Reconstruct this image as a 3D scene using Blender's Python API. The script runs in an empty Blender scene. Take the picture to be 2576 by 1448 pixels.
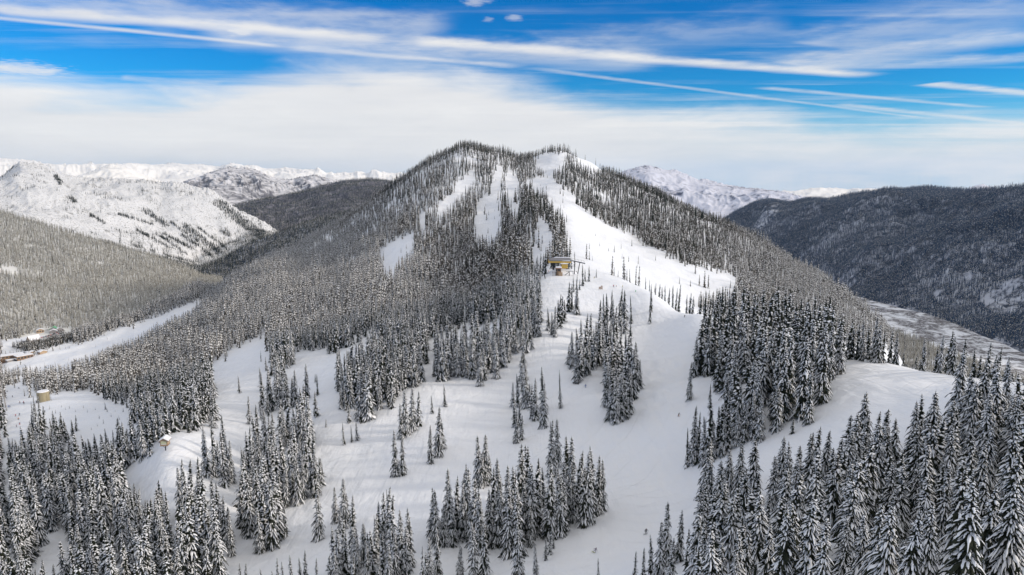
import bpy, bmesh, math, random
import numpy as np
from mathutils import Vector, Matrix, Euler

R = math.radians
random.seed(7)
RNG = np.random.default_rng(11)
scene = bpy.context.scene
COL = scene.collection

# ------------------------------------------------------------------ camera, sun, sky, exposure
F = 1718.0                      # focal length in units of a 2576 x 1448 picture
CU, CV = 1288.0, 724.0
PITCH = R(8.9)
CP, SP = math.cos(PITCH), math.sin(PITCH)
CAMZ = 600.0
cam_d = bpy.data.cameras.new("camera")
cam = bpy.data.objects.new("camera", cam_d)
COL.objects.link(cam)
cam_d.sensor_width = 36.0
cam_d.lens = F / 2576.0 * 36.0
cam_d.clip_start = 1.0
cam_d.clip_end = 90000.0
cam.location = (0, 0, CAMZ)
cam.rotation_euler = (math.pi / 2 - PITCH, 0, 0)
scene.camera = cam

SUN_AZ, SUN_EL = R(104), R(22)       # azimuth clockwise from the view direction (+Y)
sun_d = bpy.data.lights.new("sun", 'SUN')
sun = bpy.data.objects.new("sun", sun_d)
COL.objects.link(sun)
sun_d.energy = 2.35
sun_d.angle = R(8.0)                 # thin cloud softens the shadows
sun_d.color = (1.0, 0.90, 0.78)
sdir = Vector((math.sin(SUN_AZ) * math.cos(SUN_EL), math.cos(SUN_AZ) * math.cos(SUN_EL), math.sin(SUN_EL)))
sun.rotation_euler = (-sdir).to_track_quat('-Z', 'Y').to_euler()
sun.location = (0, 0, CAMZ + 500)

scene.view_settings.view_transform = 'Standard'
scene.view_settings.look = 'None'
scene.view_settings.exposure = 0.30
scene.view_settings.gamma = 1.0
scene.view_settings.use_curve_mapping = False
scene.render.engine = 'CYCLES'
scene.cycles.max_bounces = 5
scene.cycles.diffuse_bounces = 3
scene.cycles.use_denoising = True
scene.cycles.denoiser = 'OPENIMAGEDENOISE'
scene.cycles.denoising_input_passes = 'RGB_ALBEDO_NORMAL'
scene.cycles.denoising_prefilter = 'ACCURATE'
scene.cycles.use_adaptive_sampling = True
scene.cycles.adaptive_threshold = 0.02


def ray(u, v):
    """azimuth (from +Y towards +X) and tangent of the elevation of a pixel"""
    x = np.asarray(u, float) - CU
    y = np.asarray(v, float) - CV
    fw = F * CP - y * SP
    dz = -(y * CP + F * SP)
    h = np.hypot(x, fw)
    return np.arctan2(x, fw), dz / h


def project(P):
    """world points (n,3) -> pixel u, v, depth"""
    P = np.asarray(P, float)
    x = P[:, 0]
    y = P[:, 1]
    z = P[:, 2] - CAMZ
    d = y * CP - z * SP
    up = y * SP + z * CP
    d = np.where(d < 1, 1, d)
    return CU + F * x / d, CV - F * up / d, d


class NT:
    """small helper for node trees"""
    def __init__(self, tree):
        self.t = tree
        tree.nodes.clear()

    def n(self, kind, **kw):
        nd = self.t.nodes.new(kind)
        for k, v in kw.items():
            setattr(nd, k, v)
        return nd

    def link(self, a, b):
        self.t.links.new(a, b)

    def val(self, sock, v):
        if hasattr(v, 'is_output'):
            self.link(v, sock)
        else:
            sock.default_value = v

    def m(self, op, a, b=None, c=None, clamp=False):
        nd = self.n('ShaderNodeMath', operation=op, use_clamp=clamp)
        self.val(nd.inputs[0], a)
        if b is not None:
            self.val(nd.inputs[1], b)
        if c is not None:
            self.val(nd.inputs[2], c)
        return nd.outputs[0]

    def smooth(self, x, lo, hi, a=0.0, b=1.0):
        nd = self.n('ShaderNodeMapRange', interpolation_type='SMOOTHSTEP')
        self.val(nd.inputs[0], x)
        nd.inputs[1].default_value = lo
        nd.inputs[2].default_value = hi
        nd.inputs[3].default_value = a
        nd.inputs[4].default_value = b
        return nd.outputs[0]

    def noise(self, vec, scale, detail=4, rough=0.55, dist=0.0):
        nd = self.n('ShaderNodeTexNoise')
        if vec is not None:
            self.link(vec, nd.inputs['Vector'])
        nd.inputs['Scale'].default_value = scale
        nd.inputs['Detail'].default_value = detail
        nd.inputs['Roughness'].default_value = rough
        nd.inputs['Distortion'].default_value = dist
        return nd.outputs[0]

    def comb(self, x, y, z):
        nd = self.n('ShaderNodeCombineXYZ')
        for i, v in enumerate((x, y, z)):
            self.val(nd.inputs[i], v)
        return nd.outputs[0]

    def mix(self, fac, a, b):
        nd = self.n('ShaderNodeMix', data_type='RGBA')
        self.val(nd.inputs[0], fac)
        self.val(nd.inputs[6], a if hasattr(a, 'is_output') else (*a, 1))
        self.val(nd.inputs[7], b if hasattr(b, 'is_output') else (*b, 1))
        return nd.outputs[2]


def pix_plane(u, v):
    """pixel above the horizon -> point of the cloud layer (direction divided by its height)"""
    az, t = ray(u, v)
    return math.sin(az) / float(t), math.cos(az) / float(t)


def build_sky():
    w = bpy.data.worlds.new("World")
    scene.world = w
    w.use_nodes = True
    T = NT(w.node_tree)
    out = T.n('ShaderNodeOutputWorld')
    bg = T.n('ShaderNodeBackground')
    T.link(bg.outputs[0], out.inputs[0])
    bg.inputs[1].default_value = 0.1
    sky = T.n('ShaderNodeTexSky')
    sky.sky_type = 'NISHITA'
    sky.sun_disc = False
    sky.sun_elevation = SUN_EL
    sky.sun_rotation = SUN_AZ
    sky.altitude = 1700
    sky.air_density = 1.0
    sky.dust_density = 0.2
    sky.ozone_density = 2.5
    geo = T.n('ShaderNodeTexCoord')
    D = geo.outputs['Generated']
    sep = T.n('ShaderNodeSeparateXYZ')
    T.link(D, sep.inputs[0])
    x, y, z = sep.outputs
    el = T.m('MULTIPLY', T.m('ARCSINE', z), 180 / math.pi)
    az = T.m('MULTIPLY', T.m('ARCTAN2', x, y), 180 / math.pi)
    zc = T.m('MAXIMUM', z, 0.012)
    px = T.m('DIVIDE', x, zc)
    py = T.m('DIVIDE', y, zc)
    P = T.comb(px, py, 0.0)
    # blue of the clear sky, deep overhead
    hs = T.n('ShaderNodeHueSaturation')
    hs.inputs['Saturation'].default_value = 1.5
    hs.inputs['Value'].default_value = 1.0
    T.link(sky.outputs[0], hs.inputs['Color'])
    tint = T.n('ShaderNodeMix', data_type='RGBA', blend_type='MULTIPLY')
    tint.inputs[0].default_value = 1.0
    T.link(hs.outputs[0], tint.inputs[6])
    tint.inputs[7].default_value = (0.20, 0.86, 1.06, 1)
    clear = T.mix(T.smooth(el, 0.5, 6.5, 0.9, 0.0), tint.outputs[2], (4.4, 5.6, 6.9))
    # soft warp used by every cloud
    wn = T.noise(P, 0.55, 5, 0.6)
    wn2 = T.noise(P, 2.6, 5, 0.62)
    wn3 = T.noise(P, 9.0, 4, 0.6)
    warp = T.m('SUBTRACT', wn, 0.5)
    warp2 = T.m('SUBTRACT', wn2, 0.5)
    # 1. the broad bank of cloud above the horizon: its upper edge in degrees by azimuth
    fc = T.n('ShaderNodeFloatCurve')
    cm = fc.mapping.curves[0]
    edge = [(-60, 6.4), (-38, 6.6), (-29, 6.0), (-24, 6.4), (-18, 7.9), (-10, 8.8), (-4, 8.3), (4, 6.6), (10, 5.6),
            (17, 5.2), (21, 4.9), (24, 4.0), (30, 3.7), (40, 3.6), (60, 4.0)]
    pts = [((a + 60) / 120, e / 12) for a, e in edge]
    cm.points[0].location = pts[0]
    cm.points[1].location = pts[-1]
    for p in pts[1:-1]:
        cm.points.new(*p)
    fc.mapping.update()
    T.link(T.m('DIVIDE', T.m('ADD', az, 60), 120, clamp=True), fc.inputs[1])
    ed = T.m('MULTIPLY', fc.outputs[0], 12)
    # stretched streaks for the bank
    S = T.n('ShaderNodeMapping')
    S.inputs['Rotation'].default_value = (0, 0, R(-8))
    S.inputs['Scale'].default_value = (0.10, 0.55, 1)
    T.link(P, S.inputs[0])
    st = T.noise(S.outputs[0], 1.0, 7, 0.62, 0.6)
    sts = T.m('MULTIPLY', T.m('SUBTRACT', st, 0.5), T.smooth(el, 1.0, 4.5))
    A2 = T.comb(T.m('MULTIPLY', az, 0.10), T.m('MULTIPLY', el, 0.55), 3.1)
    bn = T.m('SUBTRACT', T.noise(A2, 1.0, 6, 0.6, 0.3), 0.5)
    d1 = T.m('SUBTRACT', ed, el)
    d1 = T.m('ADD', d1, T.m('MULTIPLY', bn, 3.2))
    d1 = T.m('ADD', d1, T.m('MULTIPLY', sts, 2.4))
    bank = T.smooth(d1, -1.6, 1.4, 0.0, 0.96)
    # thin places low on the right and just above the ranges
    low = T.smooth(el, -0.5, 2.6, 0.62, 0.0)
    right = T.smooth(az, 4, 30, 0.0, 0.55)
    thin = T.m('MULTIPLY', T.smooth(T.m('ADD', bn, T.m('MULTIPLY', sts, 0.8)), -0.28, 0.25, 1.0, 0.1), T.m('ADD', low, right), clamp=True)
    bank = T.m('MULTIPLY', bank, T.m('SUBTRACT', 1.0, T.m('MULTIPLY', thin, 0.75)))
    # 2. high veil of cirrus drawn out along the trails
    V = T.n('ShaderNodeMapping')
    V.inputs['Rotation'].default_value = (0, 0, R(30))
    V.inputs['Scale'].default_value = (0.16, 1.1, 1)
    T.link(P, V.inputs[0])
    vn = T.noise(V.outputs[0], 1.0, 7, 0.63, 0.5)
    veil = T.smooth(T.m('ADD', vn, T.m('MULTIPLY', warp, 0.5)), 0.46, 0.82, 0.0, 0.42)
    keep = T.m('SUBTRACT', 1.0, bank)
    # 3. vapour trails: straight lines in the cloud layer
    trails = [  # u0, v0, u1, v1, half width px at the middle, strength, breakup
        (-60, 20, 1000, 100, 17, 0.85, 0.5), (1000, 100, 2210, 193, 13, 0.85, 0.5),
        (-60, 40, 720, 118, 6, 0.62, 0.4), (720, 118, 1320, 170, 8, 0.5, 0.8), (1320, 170, 2340, 300, 4.5, 0.40, 0.7),
        (-40, 10, 1150, 70, 42, 0.42, 0.9), (500, 90, 1700, 160, 34, 0.50, 0.8),
        (1980, 168, 2640, 78, 26, 0.50, 0.8), (2060, 120, 2640, 5, 50, 0.30, 0.9), (2330, 210, 2640, 242, 10, 0.75, 0.6),
        (2000, 176, 2640, 140, 14, 0.4, 0.9), (1900, 220, 2500, 272, 5, 0.45, 0.5), (2090, 262, 2640, 318, 6, 0.5, 0.6),
        (-60, 165, 150, 186, 12, 0.55, 1.0), (1400, 120, 2000, 60, 40, 0.22, 1.0), (300, 196, 560, 214, 8, 0.35, 0.9)]
    tot = None
    for (u0, v0, u1, v1, hw, s, br) in trails:
        a = np.array(pix_plane(u0, v0)); b = np.array(pix_plane(u1, v1))
        um, vm = (u0 + u1) / 2, (v0 + v1) / 2
        c = np.array(pix_plane(um, vm)); c2 = np.array(pix_plane(um, vm + hw))
        L = float(np.hypot(*(b - a)))
        t = (b - a) / L
        nrm = np.array([-t[1], t[0]])
        wdt = abs(float(np.dot(c2 - c, nrm))) + 1e-4
        # signed distance and place along the line
        dx = T.m('SUBTRACT', px, float(a[0])); dy = T.m('SUBTRACT', py, float(a[1]))
        dn = T.m('ADD', T.m('MULTIPLY', dx, float(nrm[0])), T.m('MULTIPLY', dy, float(nrm[1])))
        al = T.m('DIVIDE', T.m('ADD', T.m('MULTIPLY', dx, float(t[0])), T.m('MULTIPLY', dy, float(t[1]))), L)
        dn = T.m('ADD', dn, T.m('MULTIPLY', warp2, wdt * 0.9 * (0.4 + br)))
        dn = T.m('ADD', dn, T.m('MULTIPLY', warp, wdt * 1.6 * br))
        ad = T.m('DIVIDE', T.m('ABSOLUTE', dn), wdt)
        prof = T.smooth(ad, 0.05, 1.25, 1.0, 0.0)
        e0 = T.smooth(al, -0.01, 0.06, 0.0, 1.0)
        e1 = T.smooth(al, 0.90, 1.01, 1.0, 0.0)
        q = T.m('MULTIPLY', T.m('MULTIPLY', prof, e0), e1)
        q = T.m('MULTIPLY', q, T.m('ADD', 1.0 - 0.5 * br, T.m('MULTIPLY', T.smooth(wn2, 0.3, 0.7), 0.75 * br)))
        q = T.m('SUBTRACT', 1.0, T.m('MULTIPLY', q, s), clamp=True)
        tot = q if tot is None else T.m('MULTIPLY', tot, q)
    # small puffs near the top
    for (u, v, ru, rv, s) in [(1195, 4, 36, 12, .45), (1290, 46, 20, 7, .4), (1228, 50, 14, 6, .25), (605, 82, 26, 8, .6), (60, 172, 70, 14, .5)]:
        a0, t0 = ray(u, v); e_0 = math.degrees(math.atan(t0)); a0 = math.degrees(float(a0))
        da = T.m('DIVIDE', T.m('SUBTRACT', az, a0), ru / 30.0)
        de = T.m('DIVIDE', T.m('SUBTRACT', el, e_0), rv / 30.0)
        rr = T.m('SQRT', T.m('ADD', T.m('MULTIPLY', da, da), T.m('MULTIPLY', de, de)))
        rr = T.m('ADD', rr, T.m('MULTIPLY', T.m('SUBTRACT', wn3, 0.5), 3.0))
        q = T.m('SUBTRACT', 1.0, T.m('MULTIPLY', T.smooth(rr, 0.2, 1.3, 1.0, 0.0), s))
        tot = T.m('MULTIPLY', tot, q)
    tot = T.m('MULTIPLY', tot, T.m('SUBTRACT', 1.0, veil))
    # unseen thin cloud added above the view to whiten the sky light
    over = T.smooth(T.m('ADD', el, T.m('MULTIPLY', warp, 8.0)), 17.5, 30.0, 0.0, 0.9)
    tot = T.m('MULTIPLY', tot, T.m('SUBTRACT', 1.0, over))
    cl = T.m('SUBTRACT', 1.0, T.m('MULTIPLY', keep, tot), clamp=True)
    shade = T.m('ADD', 0.5, T.m('ADD', T.m('MULTIPLY', bn, 0.9), T.m('MULTIPLY', sts, 0.5)))
    ccol = T.mix(shade, (5.9, 5.95, 6.15), (8.1, 7.95, 7.7))
    T.link(T.mix(cl, clear, ccol), bg.inputs[0])


build_sky()

# ------------------------------------------------------------------ noise in numpy
_perm = np.random.default_rng(5).permutation(512)
_perm = np.concatenate([_perm, _perm])
_g = np.random.default_rng(6).uniform(0, 2 * np.pi, 512)
_gx, _gy = np.cos(_g), np.sin(_g)


def perlin(x, y):
    xi = np.floor(x).astype(np.int64); yi = np.floor(y).astype(np.int64)
    xf = x - xi; yf = y - yi
    u = xf * xf * xf * (xf * (xf * 6 - 15) + 10)
    v = yf * yf * yf * (yf * (yf * 6 - 15) + 10)

    def g(ix, iy, fx, fy):
        h = _perm[(ix & 511) + _perm[iy & 511] & 511]
        return _gx[h] * fx + _gy[h] * fy
    a = g(xi, yi, xf, yf); b = g(xi + 1, yi, xf - 1, yf)
    c = g(xi, yi + 1, xf, yf - 1); d = g(xi + 1, yi + 1, xf - 1, yf - 1)
    return (a + u * (b - a)) * (1 - v) + (c + u * (d - c)) * v


def fbm(x, y, scale, octs=4, gain=0.5):
    s = 0; a = 1.0; f = 1.0 / scale
    for i in range(octs):
        s = s + a * perlin(x * f + 17.3 * i, y * f - 9.1 * i)
        a *= gain; f *= 2.03
    return s


def ridged(x, y, scale, octs=4, gain=0.5):
    s = 0; a = 1.0; f = 1.0 / scale
    for i in range(octs):
        s = s + a * (1 - 2.2 * np.abs(perlin(x * f + 7.7 * i, y * f + 3.3 * i)))
        a *= gain; f *= 2.05
    return s


# ------------------------------------------------------------------ materials
def new_mat(name):
    m = bpy.data.materials.new(name)
    m.use_nodes = True
    T = NT(m.node_tree)
    out = T.n('ShaderNodeOutputMaterial')
    b = T.n('ShaderNodeBsdfPrincipled')
    b.inputs['Roughness'].default_value = 0.8
    b.inputs['Specular IOR Level'].default_value = 0.2
    T.link(b.outputs[0], out.inputs[0])
    return m, T, b


def plain(name, c, rough=0.7, var=0.12, scale=3.0, metal=0.0, spec=0.3):
    m, T, b = new_mat(name)
    tc = T.n('ShaderNodeTexCoord')
    n = T.noise(tc.outputs['Object'], scale, 4, 0.6)
    lo = tuple(x * (1 - var) for x in c); hi = tuple(min(1, x * (1 + var)) for x in c)
    T.link(T.mix(n, lo, hi), b.inputs['Base Color'])
    b.inputs['Roughness'].default_value = rough
    b.inputs['Metallic'].default_value = metal
    b.inputs['Specular IOR Level'].default_value = spec
    return m


def snow_ground(name, brush=0.0):
    m, T, b = new_mat(name)
    g = T.n('ShaderNodeNewGeometry')
    pos = g.outputs['Position']
    big = T.noise(pos, 0.012, 4, 0.6)
    fine = T.noise(pos, 0.25, 5, 0.65)
    c = T.mix(big, (0.78, 0.80, 0.84), (0.84, 0.84, 0.85))
    c = T.mix(T.smooth(fine, 0.35, 0.75), c, (0.82, 0.82, 0.83))
    if brush:
        bn = T.noise(pos, 0.011, 6, 0.68, 0.8)
        bf = T.noise(pos, 0.12, 5, 0.7)
        k = T.m('MULTIPLY', T.smooth(bn, 0.42, 0.54), T.smooth(bf, 0.30, 0.54), clamp=True)
        c = T.mix(T.m('MULTIPLY', k, brush), c, (0.10, 0.085, 0.08))
    T.link(c, b.inputs['Base Color'])
    b.inputs['Roughness'].default_value = 0.75
    b.inputs['Specular IOR Level'].default_value = 0.15
    bm1 = T.n('ShaderNodeBump')
    bm1.inputs['Strength'].default_value = 0.8
    bm1.inputs['Distance'].default_value = 1.0
    mp = T.n('ShaderNodeMapping')
    mp.inputs['Rotation'].default_value = (0, 0, R(24))
    mp.inputs['Scale'].default_value = (0.30, 0.055, 0.1)
    T.link(pos, mp.inputs[0])
    hgt = T.m('ADD', T.m('MULTIPLY', T.noise(pos, 0.07, 4, 0.5, 0.4), 1.9), T.m('MULTIPLY', T.noise(mp.outputs[0], 1.0, 3, 0.5, 0.6), 0.55))
    # ski tracks: wandering grooves in bundles
    for k, (rz, per, off) in enumerate([(62, 0.020, 0), (98, 0.016, 40), (35, 0.013, 90)]):
        wm = T.n('ShaderNodeMapping')
        wm.inputs['Rotation'].default_value = (0, 0, R(rz))
        wm.inputs['Location'].default_value = (off, off, 0)
        T.link(pos, wm.inputs[0])
        wv = T.n('ShaderNodeTexWave')
        wv.inputs['Scale'].default_value = per
        wv.inputs['Distortion'].default_value = 9.0
        wv.inputs['Detail'].default_value = 2.0
        wv.inputs['Detail Scale'].default_value = 0.55
        T.link(wm.outputs[0], wv.inputs['Vector'])
        groove = T.smooth(T.m('ABSOLUTE', T.m('SUBTRACT', wv.outputs['Fac'], 0.5)), 0.0, 0.035, 1.0, 0.0)
        patch = T.smooth(T.noise(wm.outputs[0], 0.016, 3, 0.5), 0.44, 0.6)
        hgt = T.m('SUBTRACT', hgt, T.m('MULTIPLY', T.m('MULTIPLY', groove, patch), 0.17))
    T.link(hgt, bm1.inputs['Height'])
    T.link(bm1.outputs[0], b.inputs['Normal'])
    return m


def mountain_mat(name, snow=(0.82, 0.82, 0.84), dark=(0.05, 0.052, 0.055), cover=0.5, scale=0.02, soft=0.10,
                 slope=0.5, stretch=0.35, speck=0.0, big=0.0025, bigw=0.5):
    """snow with patches of dark forest or rock: more dark on steep ground, broken by two scales of noise"""
    m, T, b = new_mat(name)
    g = T.n('ShaderNodeNewGeometry')
    mp = T.n('ShaderNodeMapping')
    mp.inputs['Scale'].default_value = (1, 1, stretch)
    T.link(g.outputs['Position'], mp.inputs[0])
    pos = mp.outputs[0]
    sep = T.n('ShaderNodeSeparateXYZ')
    T.link(g.outputs['Normal'], sep.inputs[0])
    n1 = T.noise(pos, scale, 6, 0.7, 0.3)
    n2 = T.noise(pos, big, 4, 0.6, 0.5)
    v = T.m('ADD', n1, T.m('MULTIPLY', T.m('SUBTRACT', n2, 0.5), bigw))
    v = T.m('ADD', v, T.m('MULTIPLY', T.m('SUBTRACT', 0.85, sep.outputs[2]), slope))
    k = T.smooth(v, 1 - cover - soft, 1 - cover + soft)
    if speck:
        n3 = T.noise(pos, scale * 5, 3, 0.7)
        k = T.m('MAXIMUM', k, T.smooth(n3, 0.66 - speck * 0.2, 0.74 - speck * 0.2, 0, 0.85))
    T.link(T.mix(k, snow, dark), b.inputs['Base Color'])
    b.inputs['Specular IOR Level'].default_value = 0.1
    b.inputs['Roughness'].default_value = 0.85
    return m


MAT = {}
MAT['snow_ground'] = snow_ground('snow_ground')
MAT['snow_brush'] = snow_ground('snow_brush', 0.95)


# ------------------------------------------------------------------ terrain sheets
def tag(o, label=None, cat=None, group=None, kind=None):
    if label: o['label'] = label
    if cat: o['category'] = cat
    if group: o['group'] = group
    if kind: o['kind'] = kind
    return o


def mesh_obj(name, verts, faces, mats, parent=None, midx=None, smooth=False):
    me = bpy.data.meshes.new(name)
    me.from_pydata([tuple(v) for v in verts], [], faces)
    for m in (mats if isinstance(mats, (list, tuple)) else [mats]):
        me.materials.append(m)
    if midx is not None:
        me.polygons.foreach_set('material_index', np.asarray(midx, dtype=np.int32))
    if smooth:
        me.polygons.foreach_set('use_smooth', [True] * len(me.polygons))
    me.update()
    o = bpy.data.objects.new(name, me)
    COL.objects.link(o)
    if parent: o.parent = parent
    return o


class Sheet:
    """a piece of land on a grid of azimuth x log distance"""
    def __init__(self, az0, az1, r0, r1, na, nr):
        self.az = np.linspace(az0, az1, na)
        self.lr = np.linspace(math.log(r0), math.log(r1), nr)
        self.A, self.L = np.meshgrid(self.az, self.lr, indexing='ij')
        self.r = np.exp(self.L)
        self.x = self.r * np.sin(self.A)
        self.y = self.r * np.cos(self.A)

    def z_at(self, x, y):
        x = np.asarray(x, float); y = np.asarray(y, float)
        a = np.arctan2(x, y); l = np.log(np.maximum(np.hypot(x, y), 1e-6))
        fa = (a - self.az[0]) / (self.az[1] - self.az[0]); fl = (l - self.lr[0]) / (self.lr[1] - self.lr[0])
        fa = np.clip(fa, 0, len(self.az) - 1.001); fl = np.clip(fl, 0, len(self.lr) - 1.001)
        i = fa.astype(int); j = fl.astype(int)
        p = fa - i; q = fl - j
        Z = self.z
        return (Z[i, j] * (1 - p) + Z[i + 1, j] * p) * (1 - q) + (Z[i, j + 1] * (1 - p) + Z[i + 1, j + 1] * p) * q

    def hit(self, u, v):
        """first point of the sheet seen through a pixel"""
        a, t = ray(u, v)
        r = np.exp(np.linspace(self.lr[0], self.lr[-1], 4000))
        z = self.z_at(r * math.sin(a), r * math.cos(a))
        k = np.nonzero(z - CAMZ >= r * float(t))[0]
        k = k[0] if len(k) else np.argmax((z - CAMZ) / r)
        return np.array([r[k] * math.sin(a), r[k] * math.cos(a), z[k]])

    def at(self, u, r, v=724):
        a, _ = ray(u, v)
        p = np.array([r * math.sin(a), r * math.cos(a), 0.0])
        p[2] = self.z_at(p[0], p[1])
        return p

    def build(self, name, mat, label=None):
        na, nr = self.z.shape
        me = bpy.data.meshes.new(name)
        co = np.stack([self.x, self.y, self.z], -1).reshape(-1, 3).astype(np.float32)
        idx = np.arange(na * nr).reshape(na, nr)
        q = np.stack([idx[:-1, :-1], idx[:-1, 1:], idx[1:, 1:], idx[1:, :-1]], -1).reshape(-1, 4)
        me.vertices.add(len(co)); me.vertices.foreach_set('co', co.ravel())
        me.loops.add(q.size); me.loops.foreach_set('vertex_index', q.ravel().astype(np.int32))
        me.polygons.add(len(q))
        me.polygons.foreach_set('loop_start', np.arange(0, q.size, 4, dtype=np.int32))
        me.polygons.foreach_set('use_smooth', np.ones(len(q), dtype=bool))
        me.materials.append(mat)
        me.update(calc_edges=True)
        me.validate()
        # faces must look up
        if me.polygons[len(q) // 2].normal.z < 0:
            me.flip_normals()
        o = bpy.data.objects.new(name, me)
        COL.objects.link(o)
        o['kind'] = 'structure'
        if label: o['label'] = label
        self.obj = o
        return o


KA = 2.6


def tps_sheet(S, P, Z, lam=3e-5):
    """thin plate spline of z/r over (azimuth, log r)"""
    P = np.asarray(P, float)
    def phi(d2):
        return 0.5 * d2 * np.log(d2 + 1e-12)
    X = np.stack([P[:, 0] * KA, P[:, 1]], -1)
    n = len(X)
    K = phi(((X[:, None] - X[None]) ** 2).sum(-1)) + lam * np.eye(n)
    Q = np.concatenate([np.ones((n, 1)), X], 1)
    M = np.zeros((n + 3, n + 3)); M[:n, :n] = K; M[:n, n:] = Q; M[n:, :n] = Q.T
    w = np.linalg.solve(M, np.concatenate([Z, np.zeros(3)]))
    # coarse evaluation, then bilinear refinement
    ca = np.linspace(S.az[0], S.az[-1], 330); cl = np.linspace(S.lr[0], S.lr[-1], 330)
    A, L = np.meshgrid(ca * KA, cl, indexing='ij')
    V = np.empty(A.shape)
    for i in range(len(ca)):
        d2 = (A[i][:, None] - X[None, :, 0]) ** 2 + (L[i][:, None] - X[None, :, 1]) ** 2
        V[i] = phi(d2) @ w[:n] + w[n] + w[n + 1] * A[i] + w[n + 2] * L[i]
    # smooth cubic interpolation along both axes
    def up(M_, old, new):
        f = (new - old[0]) / (old[1] - old[0]); f = np.clip(f, 0, len(old) - 1.0001)
        i = f.astype(int); t = f - i
        im = np.maximum(i - 1, 0); i1 = np.minimum(i + 1, len(old) - 1); i2 = np.minimum(i + 2, len(old) - 1)
        t = t[:, None]
        a, b, c, d = M_[im], M_[i], M_[i1], M_[i2]
        return b + 0.5 * t * (c - a + t * (2 * a - 5 * b + 4 * c - d + t * (3 * (b - c) + d - a)))
    W = up(V, ca, S.az)
    W = up(W.T.copy(), cl, S.lr).T
    S.z = CAMZ + W * S.r


# ---- the near slope and the main hill.  (u, v, r) as seen, and (u, r, z) for ground that is hidden
SEEN_PTS = [
 (0,1448,290),(300,1448,250),(600,1448,215),(900,1448,190),(1200,1448,175),(1500,1448,165),(1700,1448,150),(1900,1448,130),(2200,1448,115),(2576,1448,105),
 (0,1300,390),(300,1300,305),(600,1300,265),(900,1300,235),(1200,1300,215),(1500,1300,207),(1700,1300,203),(2000,1300,165),(2300,1300,150),(2576,1300,138),
 (0,1150,520),(150,1150,470),(300,1150,400),(410,1128,325),(600,1150,330),(900,1150,300),(1200,1150,275),(1500,1150,265),(1720,1150,252),(2000,1150,215),(2200,1150,200),(2400,1150,190),(2576,1150,180),
 (0,1060,640),(110,1008,690),(300,1050,530),(440,1060,400),(600,1050,395),(700,1000,440),(820,1010,375),(940,1010,360),(1080,975,368),(1200,965,366),(1300,1000,345),(1500,1000,322),(1700,1000,305),
 (1900,1000,270),(2100,1000,250),(2300,1000,238),(2576,990,222),
 (2576,965,245),(2450,950,268),(2340,935,292),(2230,915,318),(2130,895,342),(1950,848,392),(1860,820,420),(1760,792,452),(1640,745,520),(1540,714,572),(1480,692,620),
 (1400,690,600),(1450,650,690),(1440,560,880),(1425,500,1100),(1350,452,1290),(1300,432,1360),
 (1240,394,1455),(1209,386,1465),(1172,369,1470),(1144,382,1475),(1094,408,1480),(1044,438,1490),(994,473,1500),(944,507,1520),(900,540,1540),(820,590,1550),(750,632,1560),(660,684,1560),(600,707,1550),(555,738,1530),
 (1269,399,1465),(1314,412,1480),(1344,402,1485),(1364,394,1490),(1394,385,1495),(1424,386,1500),(1444,395,1500),(1484,414,1490),(1514,438,1475),(1569,459,1460),(1640,491,1440),(1700,523,1420),(1800,571,1400),(1900,616,1380),(2000,682,1350),(2100,750,1300),(2160,802,1250),(2250,880,1150),
 (1900,700,1120),(2000,760,1020),(1800,690,980),(1850,725,900),(1700,640,990),(1640,600,1080),(1550,540,1160),(1500,600,930),(1560,650,840),(1640,700,800),(1760,752,800),(1950,792,900),
 (520,757,1480),(400,812,1380),(300,852,1330),(180,887,1280),(60,922,1230),(0,947,1200),
 (500,735,1580),(400,780,1500),(300,822,1440),(180,862,1400),(60,895,1340),
 (1200,500,1200),(1200,600,980),(1200,700,790),(1150,780,650),(1000,850,540),(1000,700,850),(1000,560,1200),(850,620,1400),(850,700,1050),(850,800,740),(800,880,590),(700,950,490),(560,900,720),
 (600,800,950),(600,740,1250),(450,850,1000),(450,950,720),(300,900,1050),(300,1000,650),(150,950,1000),(200,1010,650),(60,1000,800),
 (1350,770,500),(1300,830,450),(1200,860,460),(1100,900,440),(1000,930,420),(1560,800,480),(1650,850,430),(1400,880,400),(1600,950,350),(1800,900,360),(2000,930,320),
]
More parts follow.
